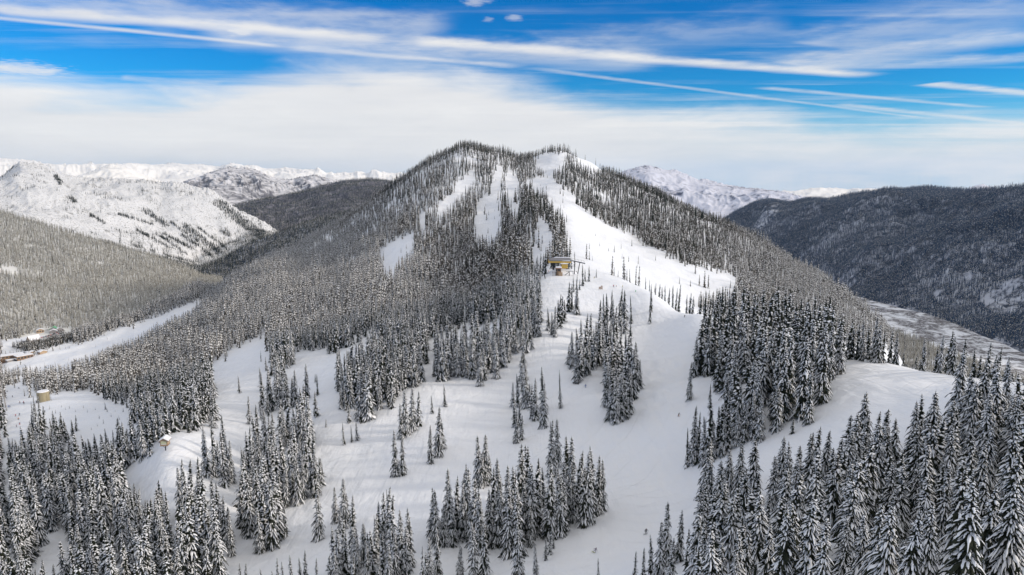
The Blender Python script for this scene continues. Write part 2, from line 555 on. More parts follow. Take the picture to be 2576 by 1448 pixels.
HID_PTS = [
 (1640,640,-106),(1760,560,-126),(1760,680,-132),(1950,520,-145),(1950,700,-160),(2130,500,-146),(2130,750,-180),(2340,420,-128),(2340,700,-240),(2250,900,-245),(2576,400,-135),(2576,700,-270),(2576,1200,-430),(2576,2000,-492),
 (2340,1100,-335),(2340,1600,-475),(2160,1700,-420),(2340,2300,-482),(2160,2300,-482),(2576,3000,-482),(2160,3400,-485),
 (1900,1750,-300),(1900,2300,-470),(1900,3400,-485),(1500,1900,-100),(1500,2500,-350),(1500,3400,-480),(1170,1900,-60),(1170,2500,-320),(1170,3400,-400),
 (1010,1900,-170),(1010,2500,-340),(850,2000,-270),(850,3000,-360),(700,1900,-320),(700,2600,-360),(600,1800,-335),(555,1700,-333),(500,1750,-333),(400,1700,-332),(300,1620,-330),(180,1600,-326),(60,1550,-318),(100,1650,-318),(0,1500,-312),
 (300,2300,-345),(0,2300,-330),(500,2600,-350),(300,3400,-380),(700,3400,-380),
 (-500,120,-95),(-500,300,-190),(-500,700,-235),(-500,1200,-285),(-500,2000,-330),(-500,3400,-380),
 (3100,100,-42),(3100,250,-62),(3100,450,-140),(3100,900,-320),(3100,1800,-476),(3100,3400,-485),
 (0,150,-110),(300,140,-100),(600,120,-92),(900,110,-84),(1200,105,-78),(1500,95,-72),(1700,85,-62),(1900,75,-52),(2200,65,-42),(2576,60,-36),
 (600,45,-70),(1288,45,-60),(2000,40,-45),(0,45,-75),(2576,38,-34),
]
G = Sheet(R(-54), R(54), 40, 3500, 1500, 1050)
P = []; Z = []
for (u, v, r) in SEEN_PTS:
    a, t = ray(u, v); P.append((float(a), math.log(r))); Z.append(float(t))
for (u, r, z) in HID_PTS:
    a, _ = ray(u, 724); P.append((float(a), math.log(r))); Z.append(z / r)
tps_sheet(G, P, np.array(Z))
# drifts, hummocks, moguls
far = np.clip((G.r - 450) / 500, 0, 1)
und = fbm(G.x, G.y, 34, 3) * 0.9 * (1 - far) + fbm(G.x, G.y, 120, 4) * 7.0 * far * np.clip((3000 - G.r) / 1500, 0, 1)
und += ridged(G.x, G.y + 0.2 * G.x, 150, 3) * 4.0 * far * (G.r < 1600)
und += fbm(G.x * 0.8 + G.y * 0.2, G.y * 0.35 - G.x * 0.1, 7.5, 3) * 0.30 * np.clip(1.4 - G.r / 500, 0, 1)
G.z = G.z + und
_up, _vp, _ = project(np.stack([G.x.ravel(), G.y.ravel(), G.z.ravel()], -1))
_up = _up.reshape(G.x.shape); _vp = _vp.reshape(G.x.shape)
mog = np.exp(-((_up - 1650) / 95) ** 2 - ((_vp - 960) / 90) ** 2) * (G.r < 480)
G.z = G.z + mog * fbm(G.x, G.y * 0.6, 8.0, 2) * 1.9
G.build('ground', MAT['snow_ground'], 'snow covered ski slope and hillside below the drone')


def loft(name, mat, curves, na=420, nr=220, margin=0.0, back=None, smooth=9, detail=None, label=None, ends=(0, 0), jag=0.0):
    """land lofted through curves [(u,v,r)...] given near to far; back = (factor of r, drop in m)"""
    C = []
    for c in curves:
        az, t = ray([p[0] for p in c], [p[1] for p in c])
        rr = np.array([p[2] for p in c], float)
        o = np.argsort(az)
        C.append((az[o], rr[o], (t * rr)[o]))
    a0 = min(c[0][0] for c in C) - ends[0]; a1 = max(c[0][-1] for c in C) + ends[1]
    rmin = min(c[1].min() for c in C); rmax = max(c[1].max() for c in C)
    rmin *= 0.93
    rmax *= back[0] * 1.02
    S = Sheet(a0, a1, rmin, rmax, na, nr)
    rows_r = np.stack([np.interp(S.az, c[0], c[1]) for c in C])
    rows_z = np.stack([np.interp(S.az, c[0], c[2]) for c in C])
    # the fine part of the skyline belongs to the crest alone, not to the whole face
    n_ = max(3, int(0.035 / (S.az[1] - S.az[0]))) | 1
    kk = np.hanning(n_ + 2)[1:-1]; kk /= kk.sum()
    zc = rows_z[-1].copy()
    zs = np.convolve(np.pad(zc, n_ // 2, mode='edge'), kk, mode='valid')
    resid = zc - zs
    rows_z[-1] = zs
    rows_r = np.concatenate([rows_r[:1] * 0.93, rows_r, rows_r[-1:] * (1 + (back[0] - 1) * 0.4), rows_r[-1:] * back[0]])
    rows_z = np.concatenate([rows_z[:1] - back[2] if len(back) > 2 else rows_z[:1] - 25, rows_z, rows_z[-1:] - back[1] * 0.5, rows_z[-1:] - back[1]])
    z = np.empty(S.r.shape); crest = np.empty(S.r.shape)
    for i in range(na):
        z[i] = np.interp(S.r[i], rows_r[:, i], rows_z[:, i])
        crest[i] = (S.r[i] - rows_r[-3, i]) / rows_r[-3, i]
    if smooth:
        k = np.hanning(smooth + 2)[1:-1]; k /= k.sum()
        pad = smooth // 2
        zp = np.pad(z, ((0, 0), (pad, pad)), mode='edge')
        z2 = sum(k[j] * zp[:, j:j + nr] for j in range(smooth))
        keep = np.exp(-(crest / 0.012) ** 2)
        z = z2 * (1 - keep) + z * keep
    if detail is not None:
        foot = np.clip((S.r / rows_r[1][:, None] - 1.0) / 0.15, 0.06, 1)
        z = z + detail(S, crest) * foot
    z = z + resid[:, None] * np.exp(-(crest / 0.028) ** 2)
    if jag:      # small crags on the very crest
        z = z + jag * fbm(S.A * 240.0, S.L * 160.0, 1.0, 5, 0.6) * np.exp(-(crest / 0.03) ** 2)
    S.z = CAMZ + z
    S.crest = crest
    S.build(name, mat, label)
    return S


def craggy(amp, scale, gul=0.0, gscale=0.01, hold=0.02, base=0.25, oct_=5):
    def f(S, crest):
        w = base + (1 - base) * np.clip(np.abs(crest) / hold, 0, 1)
        n = (ridged(S.x, S.y, scale, oct_) - 0.7) * amp * w
        if gul:
            n = n + (ridged(S.A / gscale + 1.1 * fbm(S.x, S.y, scale * 1.5, 3), S.L * 9.0, 1.0, 3) - 0.6) * gul * w
        return n
    return f


MAT['pale_mountain'] = mountain_mat('pale_mountain', snow=(0.70, 0.69, 0.68), cover=0.345, scale=0.034, soft=0.10, slope=0.25, stretch=0.8, speck=0.5, dark=(0.12, 0.115, 0.095), bigw=0.55, big=0.005)
MAT['wooded_far'] = mountain_mat('wooded_far', cover=0.64, scale=0.014, soft=0.2, slope=0.1, stretch=0.25, dark=(0.085, 0.08, 0.09), snow=(0.42, 0.40, 0.42), bigw=0.45, big=0.0016)
MAT['peak_mid'] = mountain_mat('peak_mid', cover=0.50, scale=0.012, soft=0.15, slope=0.5, stretch=0.8, dark=(0.12, 0.115, 0.12), snow=(0.68, 0.66, 0.66), big=0.0011, bigw=0.5)
MAT['range_white'] = mountain_mat('range_white', cover=0.24, scale=0.003, soft=0.08, slope=0.6, stretch=0.9, dark=(0.18, 0.18, 0.20), snow=(0.92, 0.88, 0.82), big=0.0006, bigw=0.4)
MAT['grey_peak'] = mountain_mat('grey_peak', cover=0.44, scale=0.009, soft=0.12, slope=0.7, stretch=0.9, dark=(0.12, 0.12, 0.15), snow=(0.66, 0.66, 0.72), big=0.0009, bigw=0.7)
MAT['shade_floor'] = mountain_mat('shade_floor', cover=0.54, scale=0.03, soft=0.12, slope=0.0, stretch=0.5, dark=(0.04, 0.048, 0.065), snow=(0.50, 0.52, 0.57), big=0.0028, bigw=0.6)  # dim bluish tones: shade on the slope painted into the ground colour
MAT['forest_floor'] = mountain_mat('forest_floor', cover=0.35, scale=0.05, soft=0.15, slope=0.0, stretch=0.5, dark=(0.12, 0.11, 0.09), snow=(0.7, 0.69, 0.66), big=0.004, bigw=0.4)

# valley forest slope on the left
SB = loft('hillside', MAT['forest_floor'], [
    [(-400,900,1700),(0,855,1740),(100,838,1760),(200,845,1700),(300,805,1780),(400,765,1850),(520,722,2000),(560,715,2100)],
    [(-400,690,2150),(0,690,2150),(200,720,2100),(400,705,2150),(520,708,2150),(560,708,2200)],
    [(-400,480,2800),(0,533,2650),(133,572,2550),(267,612,2500),(400,650,2450),(470,678,2400),(515,702,2350),(560,706,2330)]],
    na=360, nr=200, back=(1.3, 150), detail=lambda S, c: fbm(S.x, S.y, 260, 4) * 14 * np.clip(np.abs(c) / 0.04, 0.15, 1),
    label='forested valley hillside on the left')
# broad snowy mountain on the left
SC = loft('mountain', MAT['pale_mountain'], [
    [(-350,640,2700),(0,630,2700),(267,640,2700),(400,675,2700),(500,705,2700),(560,705,2700),(720,650,2900)],
    [(-350,560,3250),(0,565,3250),(133,585,3200),(267,612,3200),(400,648,3250),(500,664,3300),(550,641,3450),(617,610,3600),(667,596,3700),(720,598,3750)],
    [(-350,400,4700),(0,449,4600),(33,420,4550),(50,408,4520),(80,412,4500),(110,415,4500),(143,434,4450),(207,448,4400),(300,450,4300),(365,454,4250),(400,461,4200),(433,457,4120),(467,462,4080),(483,469,4050),(533,478,4000),(567,504,3950),(600,530,3920),(633,543,3900),(667,560,3850),(700,583,3820),(720,596,3800)]],
    na=620, nr=380, back=(1.35, 600), smooth=15, detail=craggy(34, 640, gul=14, gscale=0.06, hold=0.07, base=0.10), jag=10,
    label='broad snowy mountain with scattered scrub on the left')
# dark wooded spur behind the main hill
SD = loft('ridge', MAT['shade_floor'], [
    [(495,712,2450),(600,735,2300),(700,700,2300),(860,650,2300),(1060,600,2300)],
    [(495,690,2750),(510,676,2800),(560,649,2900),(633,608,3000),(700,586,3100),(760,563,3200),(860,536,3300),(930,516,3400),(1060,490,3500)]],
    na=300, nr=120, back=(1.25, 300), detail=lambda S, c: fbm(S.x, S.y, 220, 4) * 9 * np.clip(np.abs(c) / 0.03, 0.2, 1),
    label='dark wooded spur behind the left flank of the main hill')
SE = loft('ridge', MAT['wooded_far'], [
    [(520,600,4300),(590,590,4300),(667,600,4300),(733,600,4300),(860,560,4300),(1100,530,4300)],
    [(520,548,5600),(560,536,5800),(590,519,6000),(667,500,6000),(733,488,6000),(800,470,6000),(859,455,6000),(930,451,6000),(1010,462,6000),(1100,480,6000)]],
    na=420, nr=200, back=(1.25, 500), detail=craggy(30, 420, gul=10, gscale=0.03, hold=0.06, base=0.15),
    label='forested ridge beyond the dark spur')
loft('mountain', MAT['peak_mid'], [
    [(440,510,6200),(577,525,6300),(700,540,6400),(880,510,6400)],
    [(440,478,8400),(467,457,8500),(500,448,8500),(540,432,8500),(577,420,8500),(600,425,8500),(617,422,8500),(640,428,8500),(650,430,8500),(683,447,8500),(700,452,8600),(727,453,8700),(760,446,8800),(793,440,8800),(817,449,8800),(880,462,8800)]],
    na=420, nr=200, back=(1.2, 700), detail=craggy(80, 1000, gul=45, gscale=0.03, hold=0.12, base=0.06), jag=22,
    label='half wooded pointed peak in the middle distance')
loft('mountain', MAT['range_white'], [
    [(100,490,8600),(277,480,8600),(400,480,8600),(500,490,8600)],
    [(100,470,11000),(180,447,11000),(207,440,11000),(240,428,11000),(277,413,11000),(330,425,11000),(360,440,11000),(400,455,11000),(500,476,11000)]],
    na=260, nr=140, back=(1.2, 900), detail=craggy(90, 1400, gul=35, gscale=0.03, hold=0.16, base=0.05), jag=14,
    label='rounded white snow dome in the middle distance')
loft('mountain_range', MAT['range_white'], [
    [(-500,470,17000),(400,470,17000),(1150,470,17000)],
    [(-500,395,24000),(-200,405,24000),(0,400,24000),(43,401,24000),(87,408,24000),(130,416,24000),(167,416,24000),(200,426,24000),(227,411,24000),(253,418,24000),(277,414,24000),(300,416,24000),(333,413,24000),(400,418,24000),(433,411,24000),(467,415,24000),(503,414,24000),(547,423,24000),(583,412,24000),(610,419,24000),(640,417,24000),(673,431,24000),(717,426,24000),(767,432,24000),(833,443,24000),(850,437,24000),(875,443,24000),(895,433,24000),(919,441,24000),(945,433,24000),(972,446,24000),(1012,445,24000),(1060,452,24000),(1150,458,24000)]],
    na=900, nr=160, back=(1.2, 2500, 900), smooth=5, detail=craggy(300, 3400, gul=50, gscale=0.02, hold=0.20, base=0.05, oct_=6), jag=70,
    label='bright white snowy range on the left horizon')
# right-hand side
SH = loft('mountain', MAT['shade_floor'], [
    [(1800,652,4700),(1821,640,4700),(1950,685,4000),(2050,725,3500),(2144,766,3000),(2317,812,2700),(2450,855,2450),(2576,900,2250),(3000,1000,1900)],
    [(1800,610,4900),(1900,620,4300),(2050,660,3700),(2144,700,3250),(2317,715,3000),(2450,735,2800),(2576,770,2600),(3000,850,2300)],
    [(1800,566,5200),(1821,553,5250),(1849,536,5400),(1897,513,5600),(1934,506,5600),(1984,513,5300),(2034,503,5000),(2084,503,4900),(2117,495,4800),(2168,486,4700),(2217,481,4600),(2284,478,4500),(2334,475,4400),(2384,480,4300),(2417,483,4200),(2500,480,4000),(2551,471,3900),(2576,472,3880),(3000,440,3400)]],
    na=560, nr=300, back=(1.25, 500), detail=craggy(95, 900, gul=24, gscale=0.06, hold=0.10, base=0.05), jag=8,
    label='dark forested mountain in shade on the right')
loft('mountain', MAT['grey_peak'], [
    [(1440,560,6500),(1700,585,6500),(1840,570,6500),(1960,540,6500),(2120,530,6500)],
    [(1440,500,9500),(1500,470,9500),(1559,436,9500),(1585,427,9500),(1609,420,9500),(1635,418,9500),(1675,428,9500),(1702,428,9500),(1717,436,9300),(1757,453,9000),(1774,450,9000),(1827,465,8800),(1884,473,8600),(1964,483,8400),(2034,500,8200),(2120,512,8000)]],
    na=520, nr=220, back=(1.2, 900), detail=craggy(70, 1300, gul=50, gscale=0.04, hold=0.14, base=0.06), jag=18,
    label='grey snowy mountain with fluted summit right of the main hill')
loft('mountain_range', MAT['range_white'], [
    [(1900,500,14000),(2100,500,14000),(2300,500,14000)],
    [(1900,496,20000),(1950,490,20000),(1974,480,20000),(2001,490,20000),(2014,486,20000),(2050,476,20000),(2066,480,20000),(2087,474,20000),(2134,484,20000),(2147,480,20000),(2184,479,20000),(2230,487,20000),(2300,492,20000)]],
    na=320, nr=120, back=(1.2, 1500, 900), smooth=5, detail=craggy(150, 2400, gul=30, gscale=0.02, hold=0.2, base=0.06), jag=55,
    label='small sunlit white range on the right horizon')
loft('mountain', MAT['grey_peak'], [
    [(2380,500,5600),(2474,500,5600),(2560,500,5600)],
    [(2380,490,7000),(2424,483,7000),(2450,474,7000),(2474,466,7000),(2500,479,7000),(2520,485,7000),(2560,490,7000)]],
    na=120, nr=80, back=(1.2, 600, 300), detail=craggy(30, 400, hold=0.02, base=0.15),
    label='small grey summit behind the dark mountain')
# snowy river flat in the right-hand valley
VF = Sheet(R(12), R(54), 1900, 5200, 240, 160)
VF.z = np.full(VF.r.shape, CAMZ - 461.0) + fbm(VF.x, VF.y, 160, 4) * 2.5
VF.build('valley', MAT['snow_brush'], 'snowy river flat in the right hand valley')
# far lowland that carries everything to the horizon
LB = Sheet(R(-60), R(60), 3000, 17000, 160, 90)
LB.z = np.full(LB.r.shape, CAMZ - 520.0)
LB.build('terrain', MAT['wooded_far'], 'far lowland between the mountains')
# ------------------------------------------------------------------ trees
def needle_mat(name, c0, c1):
    m, T, b = new_mat(name)
    g = T.n('ShaderNodeNewGeometry')
    oi = T.n('ShaderNodeObjectInfo')
    n = T.noise(g.outputs['Position'], 0.9, 3, 0.7)
    k = T.m('ADD', T.m('MULTIPLY', n, 0.7), T.m('MULTIPLY', oi.outputs['Random'], 0.35))
    T.link(T.mix(k, c0, c1), b.inputs['Base Color'])
    b.inputs['Roughness'].default_value = 0.8
    b.inputs['Specular IOR Level'].default_value = 0.05
    return m


def branch_snow(name, c0=(0.74, 0.75, 0.78), c1=(0.86, 0.86, 0.86)):
    m, T, b = new_mat(name)
    g = T.n('ShaderNodeNewGeometry')
    n = T.noise(g.outputs['Position'], 1.3, 3, 0.6)
    T.link(T.mix(n, c0, c1), b.inputs['Base Color'])
    b.inputs['Roughness'].default_value = 0.75
    b.inputs['Specular IOR Level'].default_value = 0.15
    return m


MAT['needles'] = needle_mat('needles', (0.012, 0.016, 0.011), (0.040, 0.044, 0.030))
MAT['needles_grey'] = needle_mat('needles_grey', (0.042, 0.036, 0.028), (0.110, 0.097, 0.077))
MAT['needles_frost'] = needle_mat('needles_frost', (0.20, 0.187, 0.15), (0.37, 0.345, 0.285))
MAT['needles_blue_shade'] = needle_mat('needles_blue_shade', (0.026, 0.048, 0.088), (0.060, 0.098, 0.160))  # blue of the shaded slope put into the needle colour
MAT['branch_snow'] = branch_snow('branch_snow')
MAT['frost_snow'] = branch_snow('frost_snow', (0.58, 0.56, 0.51), (0.74, 0.71, 0.65))
MAT['far_snow'] = branch_snow('far_snow', (0.64, 0.63, 0.61), (0.80, 0.78, 0.75))
MAT['bark'] = plain('bark', (0.045, 0.035, 0.028), 0.9, 0.4, 6.0)


def conifer(rng, H=20.0, rad=2.2, levels=36, per=5, nseg=5, sseg=4, snow=0.75, wide=0.42, droop=0.62, split=0.0, core=0.30):
    """crown of a snow laden fir: drooping fronds in whorls, each with a pillow of snow on its back"""
    V = []; Fc = []; MI = []

    def add(vs, fs, mi):
        o = len(V)
        V.extend(vs)
        for f in fs:
            Fc.append(tuple(i + o for i in f)); MI.append(mi)

    # inner cone of needles added to block light through the crown
    ns = 6
    rings = []
    for k, h in enumerate((0.05, 0.22, 0.45, 0.68, 0.86, 0.985)):
        rr = core * rad * (1 - h) ** 0.8 * 1.15 + 0.05
        rings.append([(rr * math.cos(2 * math.pi * i / ns + k) * rng.uniform(.8, 1.2), rr * math.sin(2 * math.pi * i / ns + k) * rng.uniform(.8, 1.2), h * H) for i in range(ns)])
    vs = [p for r_ in rings for p in r_]
    fs = []
    for k in range(len(rings) - 1):
        for i in range(ns):
            j = (i + 1) % ns
            fs.append((k * ns + i, k * ns + j, (k + 1) * ns + j, (k + 1) * ns + i))
    add(vs, fs, 0)
    # leader
    add([(0.10, 0, 0.94 * H), (-0.06, 0.09, 0.94 * H), (-0.06, -0.09, 0.94 * H), (0.03, 0.02, 1.02 * H)], [(0, 1, 3), (1, 2, 3), (2, 0, 3)], 0)
    gap = [rng.uniform(0.62, 1.22) for _ in range(levels + 1)]
    for _ in range(2):
        g0 = rng.randrange(2, levels - 6)
        for q in range(g0, g0 + 3): gap[q] *= rng.uniform(.55, .85)
    lop = rng.uniform(0, 2 * math.pi); lopk = rng.uniform(0, 0.16)
    for lv in range(levels):
        f = (lv + 0.5) / levels
        h = 0.05 + 0.93 * f ** 1.05
        base_len = (rad * (1 - h) ** 0.72 * gap[lv] + 0.22)
        ph0 = rng.uniform(0, 6.28)
        npb = per if h < 0.8 else max(3, per - 1)
        for b in range(npb):
            ph = ph0 + 2 * math.pi * b / npb + rng.uniform(-0.35, 0.35)
            L = base_len * rng.uniform(0.58, 1.2) * (1 + lopk * math.cos(ph - lop))
            z0 = h * H + rng.uniform(-0.25, 0.25)
            up = rng.uniform(-0.1, 0.22) + 0.25 * h
            dr = droop * rng.uniform(0.75, 1.45) * (1.0 - 0.35 * h)
            W = wide * (0.55 + 0.5 * L / max(rad, .1)) * rng.uniform(0.75, 1.25)
            W = min(W, 0.9 * L)
            cx, sx = math.cos(ph), math.sin(ph)
            hasS = rng.random() < snow
            sw = rng.uniform(0.55, 0.98); sth = rng.uniform(0.06, 0.20) * (0.6 + L / max(rad, .1) * 0.7)

            def cl(s):
                x = L * s * (1 - 0.12 * s)
                return x, z0 + L * (up * s - dr * s * s * 1.25)

            def pt(s, side, dz):
                x, z = cl(s)
                return (x * cx - side * sx, x * sx + side * cx, z + dz)
            vs = []; fs = []
            for k in range(nseg + 1):
                s = 0.05 + 0.95 * k / nseg
                w = W * (0.30 + 1.5 * s * (1 - s) + 0.25 * (1 - s)) * (0.10 if k == nseg else 1.0)
                j1 = rng.uniform(0.62, 1.35); j2 = rng.uniform(0.62, 1.35)
                vs += [pt(s, -w * j1, -0.30 * w * j1 - rng.uniform(0.02, 0.16) * L * 0.5), pt(s, 0, 0), pt(s, w * j2, -0.30 * w * j2 - rng.uniform(0.02, 0.16) * L * 0.5)]
            for k in range(nseg):
                a = k * 3
                fs += [(a, a + 3, a + 4, a + 1), (a + 1, a + 4, a + 5, a + 2)]
            add(vs, fs, 0)
            if nseg > 4:
                for _ in range(4):
                    s_ = rng.uniform(.3, .95); sd = rng.choice((-1, 1)); ww = W * rng.uniform(.9, 1.5) * (1.1 - s_ * .5)
                    add([pt(s_ - .07, 0, .02), pt(s_ + .05, 0, .02), pt(min(1.05, s_ + .14), sd * ww, -.34 * ww)], [(0, 1, 2)], 0)
            if hasS:
                vs = []; fs = []
                s0 = rng.uniform(0.08, 0.45); s1 = rng.uniform(0.78, 1.03); off = 0.0
                for k in range(sseg + 1):
                    q = k / sseg
                    s = s0 + (s1 - s0) * q
                    w = W * sw * (0.35 + 1.5 * s * (1 - min(s, 1)) + 0.2 * (1 - s)) * (0.4 if k in (0, sseg) else rng.uniform(.45, 1.25))
                    off = off * .5 + rng.uniform(-.22, .22) * W
                    th = sth * (0.25 if k in (0, sseg) else rng.uniform(0.6, 1.6))
                    vs += [pt(s, off - w, -0.30 * w + 0.02), pt(s, off - w * 0.45, th * 0.85 - 0.05 * w), pt(s, off + w * 0.45, th * 0.85 - 0.05 * w), pt(s, off + w, -0.30 * w + 0.02)]
                for k in range(sseg):
                    a = k * 4
                    fs += [(a, a + 4, a + 5, a + 1), (a + 1, a + 5, a + 6, a + 2), (a + 2, a + 6, a + 7, a + 3)]
                add(vs, fs, 1)
    # no fir stands quite straight
    ba = rng.uniform(0, 6.28); bb = rng.uniform(0, .9) * (H / 20); wob = rng.uniform(0, .22)
    for i, (x, y, z) in enumerate(V):
        q = max(0.0, z / H)
        d = bb * q * q + wob * math.sin(q * 7 + ba) * q
        V[i] = (x + d * math.cos(ba), y + d * math.sin(ba), z)
    return V, Fc, MI


def far_conifer(rng, H=20.0, rad=2.0, levels=8, per=4, snow=0.6, wide=0.9):
    """the same tree reduced to a few fronds, for trees only some pixels tall"""
    V = []; Fc = []; MI = []
    V += [(0.33 * rad, 0, 0.0), (-0.17 * rad, 0.29 * rad, 0.0), (-0.17 * rad, -0.29 * rad, 0.0), (0, 0, H)]
    Fc += [(0, 1, 3), (1, 2, 3), (2, 0, 3)]; MI += [0, 0, 0]
    for lv in range(levels):
        h = 0.06 + 0.9 * (lv + 0.3) / levels
        ph0 = rng.uniform(0, 6.28)
        for b in range(per):
            ph = ph0 + 2 * math.pi * b / per + rng.uniform(-0.4, 0.4)
            L = rad * (1 - h) ** 0.75 * rng.uniform(0.7, 1.2) + 0.2
            z0 = h * H + rng.uniform(-.4, .4)
            cx, sx = math.cos(ph), math.sin(ph)
            W = wide * rng.uniform(0.6, 1.2) * (0.35 + 0.65 * L / rad)

            def pt(s, side, dz):
                return (L * s * cx - side * sx, L * s * sx + side * cx, z0 + L * (0.15 * s - 0.95 * s * s) + dz)
            o = len(V)
            V.extend([pt(0.1, 0, 0.3), pt(0.6, -W, -0.7), pt(1.05, 0, -0.4), pt(0.6, W, -0.7)])
            Fc.extend([(o, o + 1, o + 2), (o, o + 2, o + 3)]); MI.extend([0, 0])
            if rng.random() < snow:
                o = len(V)
                k = rng.uniform(0.72, 1.12)
                V.extend([pt(0.12, 0, 0.45), pt(0.6, -W * k, -0.45), pt(1.0, 0, -0.12), pt(0.6, W * k, -0.45)])
                Fc.extend([(o, o + 1, o + 2), (o, o + 2, o + 3)]); MI.extend([1, 1])
    return V, Fc, MI


def loose_mesh(name, data, mats, smooth=False):
    V, Fc, MI = data
    me = bpy.data.meshes.new(name)
    me.from_pydata(V, [], Fc)
    for m in mats: me.materials.append(m)
    me.polygons.foreach_set('material_index', np.asarray(MI, dtype=np.int32))
    if smooth: me.polygons.foreach_set('use_smooth', np.asarray(MI, dtype=np.int32) > 0)
    me.update()
    return me


NEAR_MATS = [MAT['needles'], MAT['branch_snow']]
prng = random.Random(3)
# near crowns: slim and broad ones, heavily or lightly covered
CROWN = []
for k, (rad, snow, lv, per) in enumerate([(1.9, .88, 46, 6), (2.2, .80, 46, 7), (2.5, .92, 44, 7), (2.8, .82, 44, 7), (3.2, .92, 42, 8), (3.7, .86, 42, 8), (1.6, .92, 46, 6), (3.1, .66, 42, 8), (2.4, .62, 44, 7), (4.1, .93, 42, 9), (4.6, .90, 40, 9), (4.2, .74, 40, 9)]):
    CROWN.append((rad, snow, loose_mesh('crown', conifer(prng, 20, rad, lv, per, 6, 6, snow, wide=0.24 + 0.035 * rad, droop=.72), NEAR_MATS, True)))
tv = []; tf = []
for k, (h, r_) in enumerate([(-2.5, .42), (0, .36), (5, .30), (12, .19), (19.3, .05)]):
    for i in range(7):
        a = 2 * math.pi * i / 7
        tv.append((r_ * math.cos(a), r_ * math.sin(a), h))
for k in range(4):
    for i in range(7):
        j = (i + 1) % 7
        tf.append((k * 7 + i, k * 7 + j, k * 7 + 7 + j, k * 7 + 7 + i))
TRUNK = loose_mesh('trunk', (tv, tf, [0] * len(tf)), [MAT['bark']], False)


def stock(name, makers):
    c = bpy.data.collections.new(name)
    for i, (data, mats) in enumerate(makers):
        me = loose_mesh('conifer_%s_%02d' % (name, i), data, mats)
        o = bpy.data.objects.new('%s_%02d' % (name, i), me)
        c.objects.link(o)
    return c


def forest_obj(name, pts, idx, rot, sc, coll, label):
    """one wood = one object: its trees are set out on points by a geometry node tree"""
    me = bpy.data.meshes.new(name)
    n = len(pts)
    me.vertices.add(n)
    me.vertices.foreach_set('co', np.asarray(pts, np.float32).ravel())
    a = me.attributes.new('kind_index', 'INT', 'POINT'); a.data.foreach_set('value', np.asarray(idx, np.int32))
    a = me.attributes.new('turn', 'FLOAT_VECTOR', 'POINT'); a.data.foreach_set('vector', np.asarray(rot, np.float32).ravel())
    a = me.attributes.new('size', 'FLOAT_VECTOR', 'POINT'); a.data.foreach_set('vector', np.asarray(sc, np.float32).ravel())
    o = bpy.data.objects.new(name, me)
    COL.objects.link(o)
    ng = bpy.data.node_groups.new(name, 'GeometryNodeTree')
    ng.interface.new_socket('Geometry', in_out='INPUT', socket_type='NodeSocketGeometry')
    ng.interface.new_socket('Geometry', in_out='OUTPUT', socket_type='NodeSocketGeometry')
    N = ng.nodes; Lk = ng.links
    gi = N.new('NodeGroupInput'); go = N.new('NodeGroupOutput')
    ip = N.new('GeometryNodeInstanceOnPoints')
    ci = N.new('GeometryNodeCollectionInfo')
    ci.inputs['Collection'].default_value = coll
    ci.inputs['Separate Children'].default_value = True
    ci.inputs['Reset Children'].default_value = True
    def attr(nm, t):
        q = N.new('GeometryNodeInputNamedAttribute'); q.data_type = t
        q.inputs['Name'].default_value = nm
        return q.outputs['Attribute']
    Lk.new(gi.outputs[0], ip.inputs['Points'])
    Lk.new(ci.outputs[0], ip.inputs['Instance'])
    ip.inputs['Pick Instance'].default_value = True
    Lk.new(attr('kind_index', 'INT'), ip.inputs['Instance Index'])
    e = N.new('FunctionNodeEulerToRotation')
    Lk.new(attr('turn', 'FLOAT_VECTOR'), e.inputs[0])
    Lk.new(e.outputs[0], ip.inputs['Rotation'])
    Lk.new(attr('size', 'FLOAT_VECTOR'), ip.inputs['Scale'])
    Lk.new(ip.outputs[0], go.inputs[0])
    md = o.modifiers.new('trees', 'NODES')
    md.node_group = ng
    tag(o, label, 'forest', kind='stuff')
    return o


def inside(u, v, poly):
    u = np.asarray(u); v = np.asarray(v)
    c = np.zeros(u.shape, bool)
    n = len(poly)
    for i in range(n):
        x1, y1 = poly[i]; x2, y2 = poly[(i + 1) % n]
        if y1 == y2: continue
        k = ((y1 > v) != (y2 > v)) & (u < (x2 - x1) * (v - y1) / (y2 - y1) + x1)
        c ^= k
    return c


def q1(*p): return [(x / 2, 724 + y / 2) for x, y in p]
def q2(*p): return [(1288 + x / 2, 724 + y / 2) for x, y in p]
def q3(*p): return [(644 + x / 2, 343.5 + y / 2) for x, y in p]


def grid_pts(x0, x1, y0, y1, s, jit, rng):
    xs = np.arange(x0, x1, s); ys = np.arange(y0, y1, s)
    X, Y = np.meshgrid(xs, ys)
    X = X + rng.uniform(-jit, jit, X.shape) * s; Y = Y + rng.uniform(-jit, jit, Y.shape) * s
    return X.ravel(), Y.ravel()


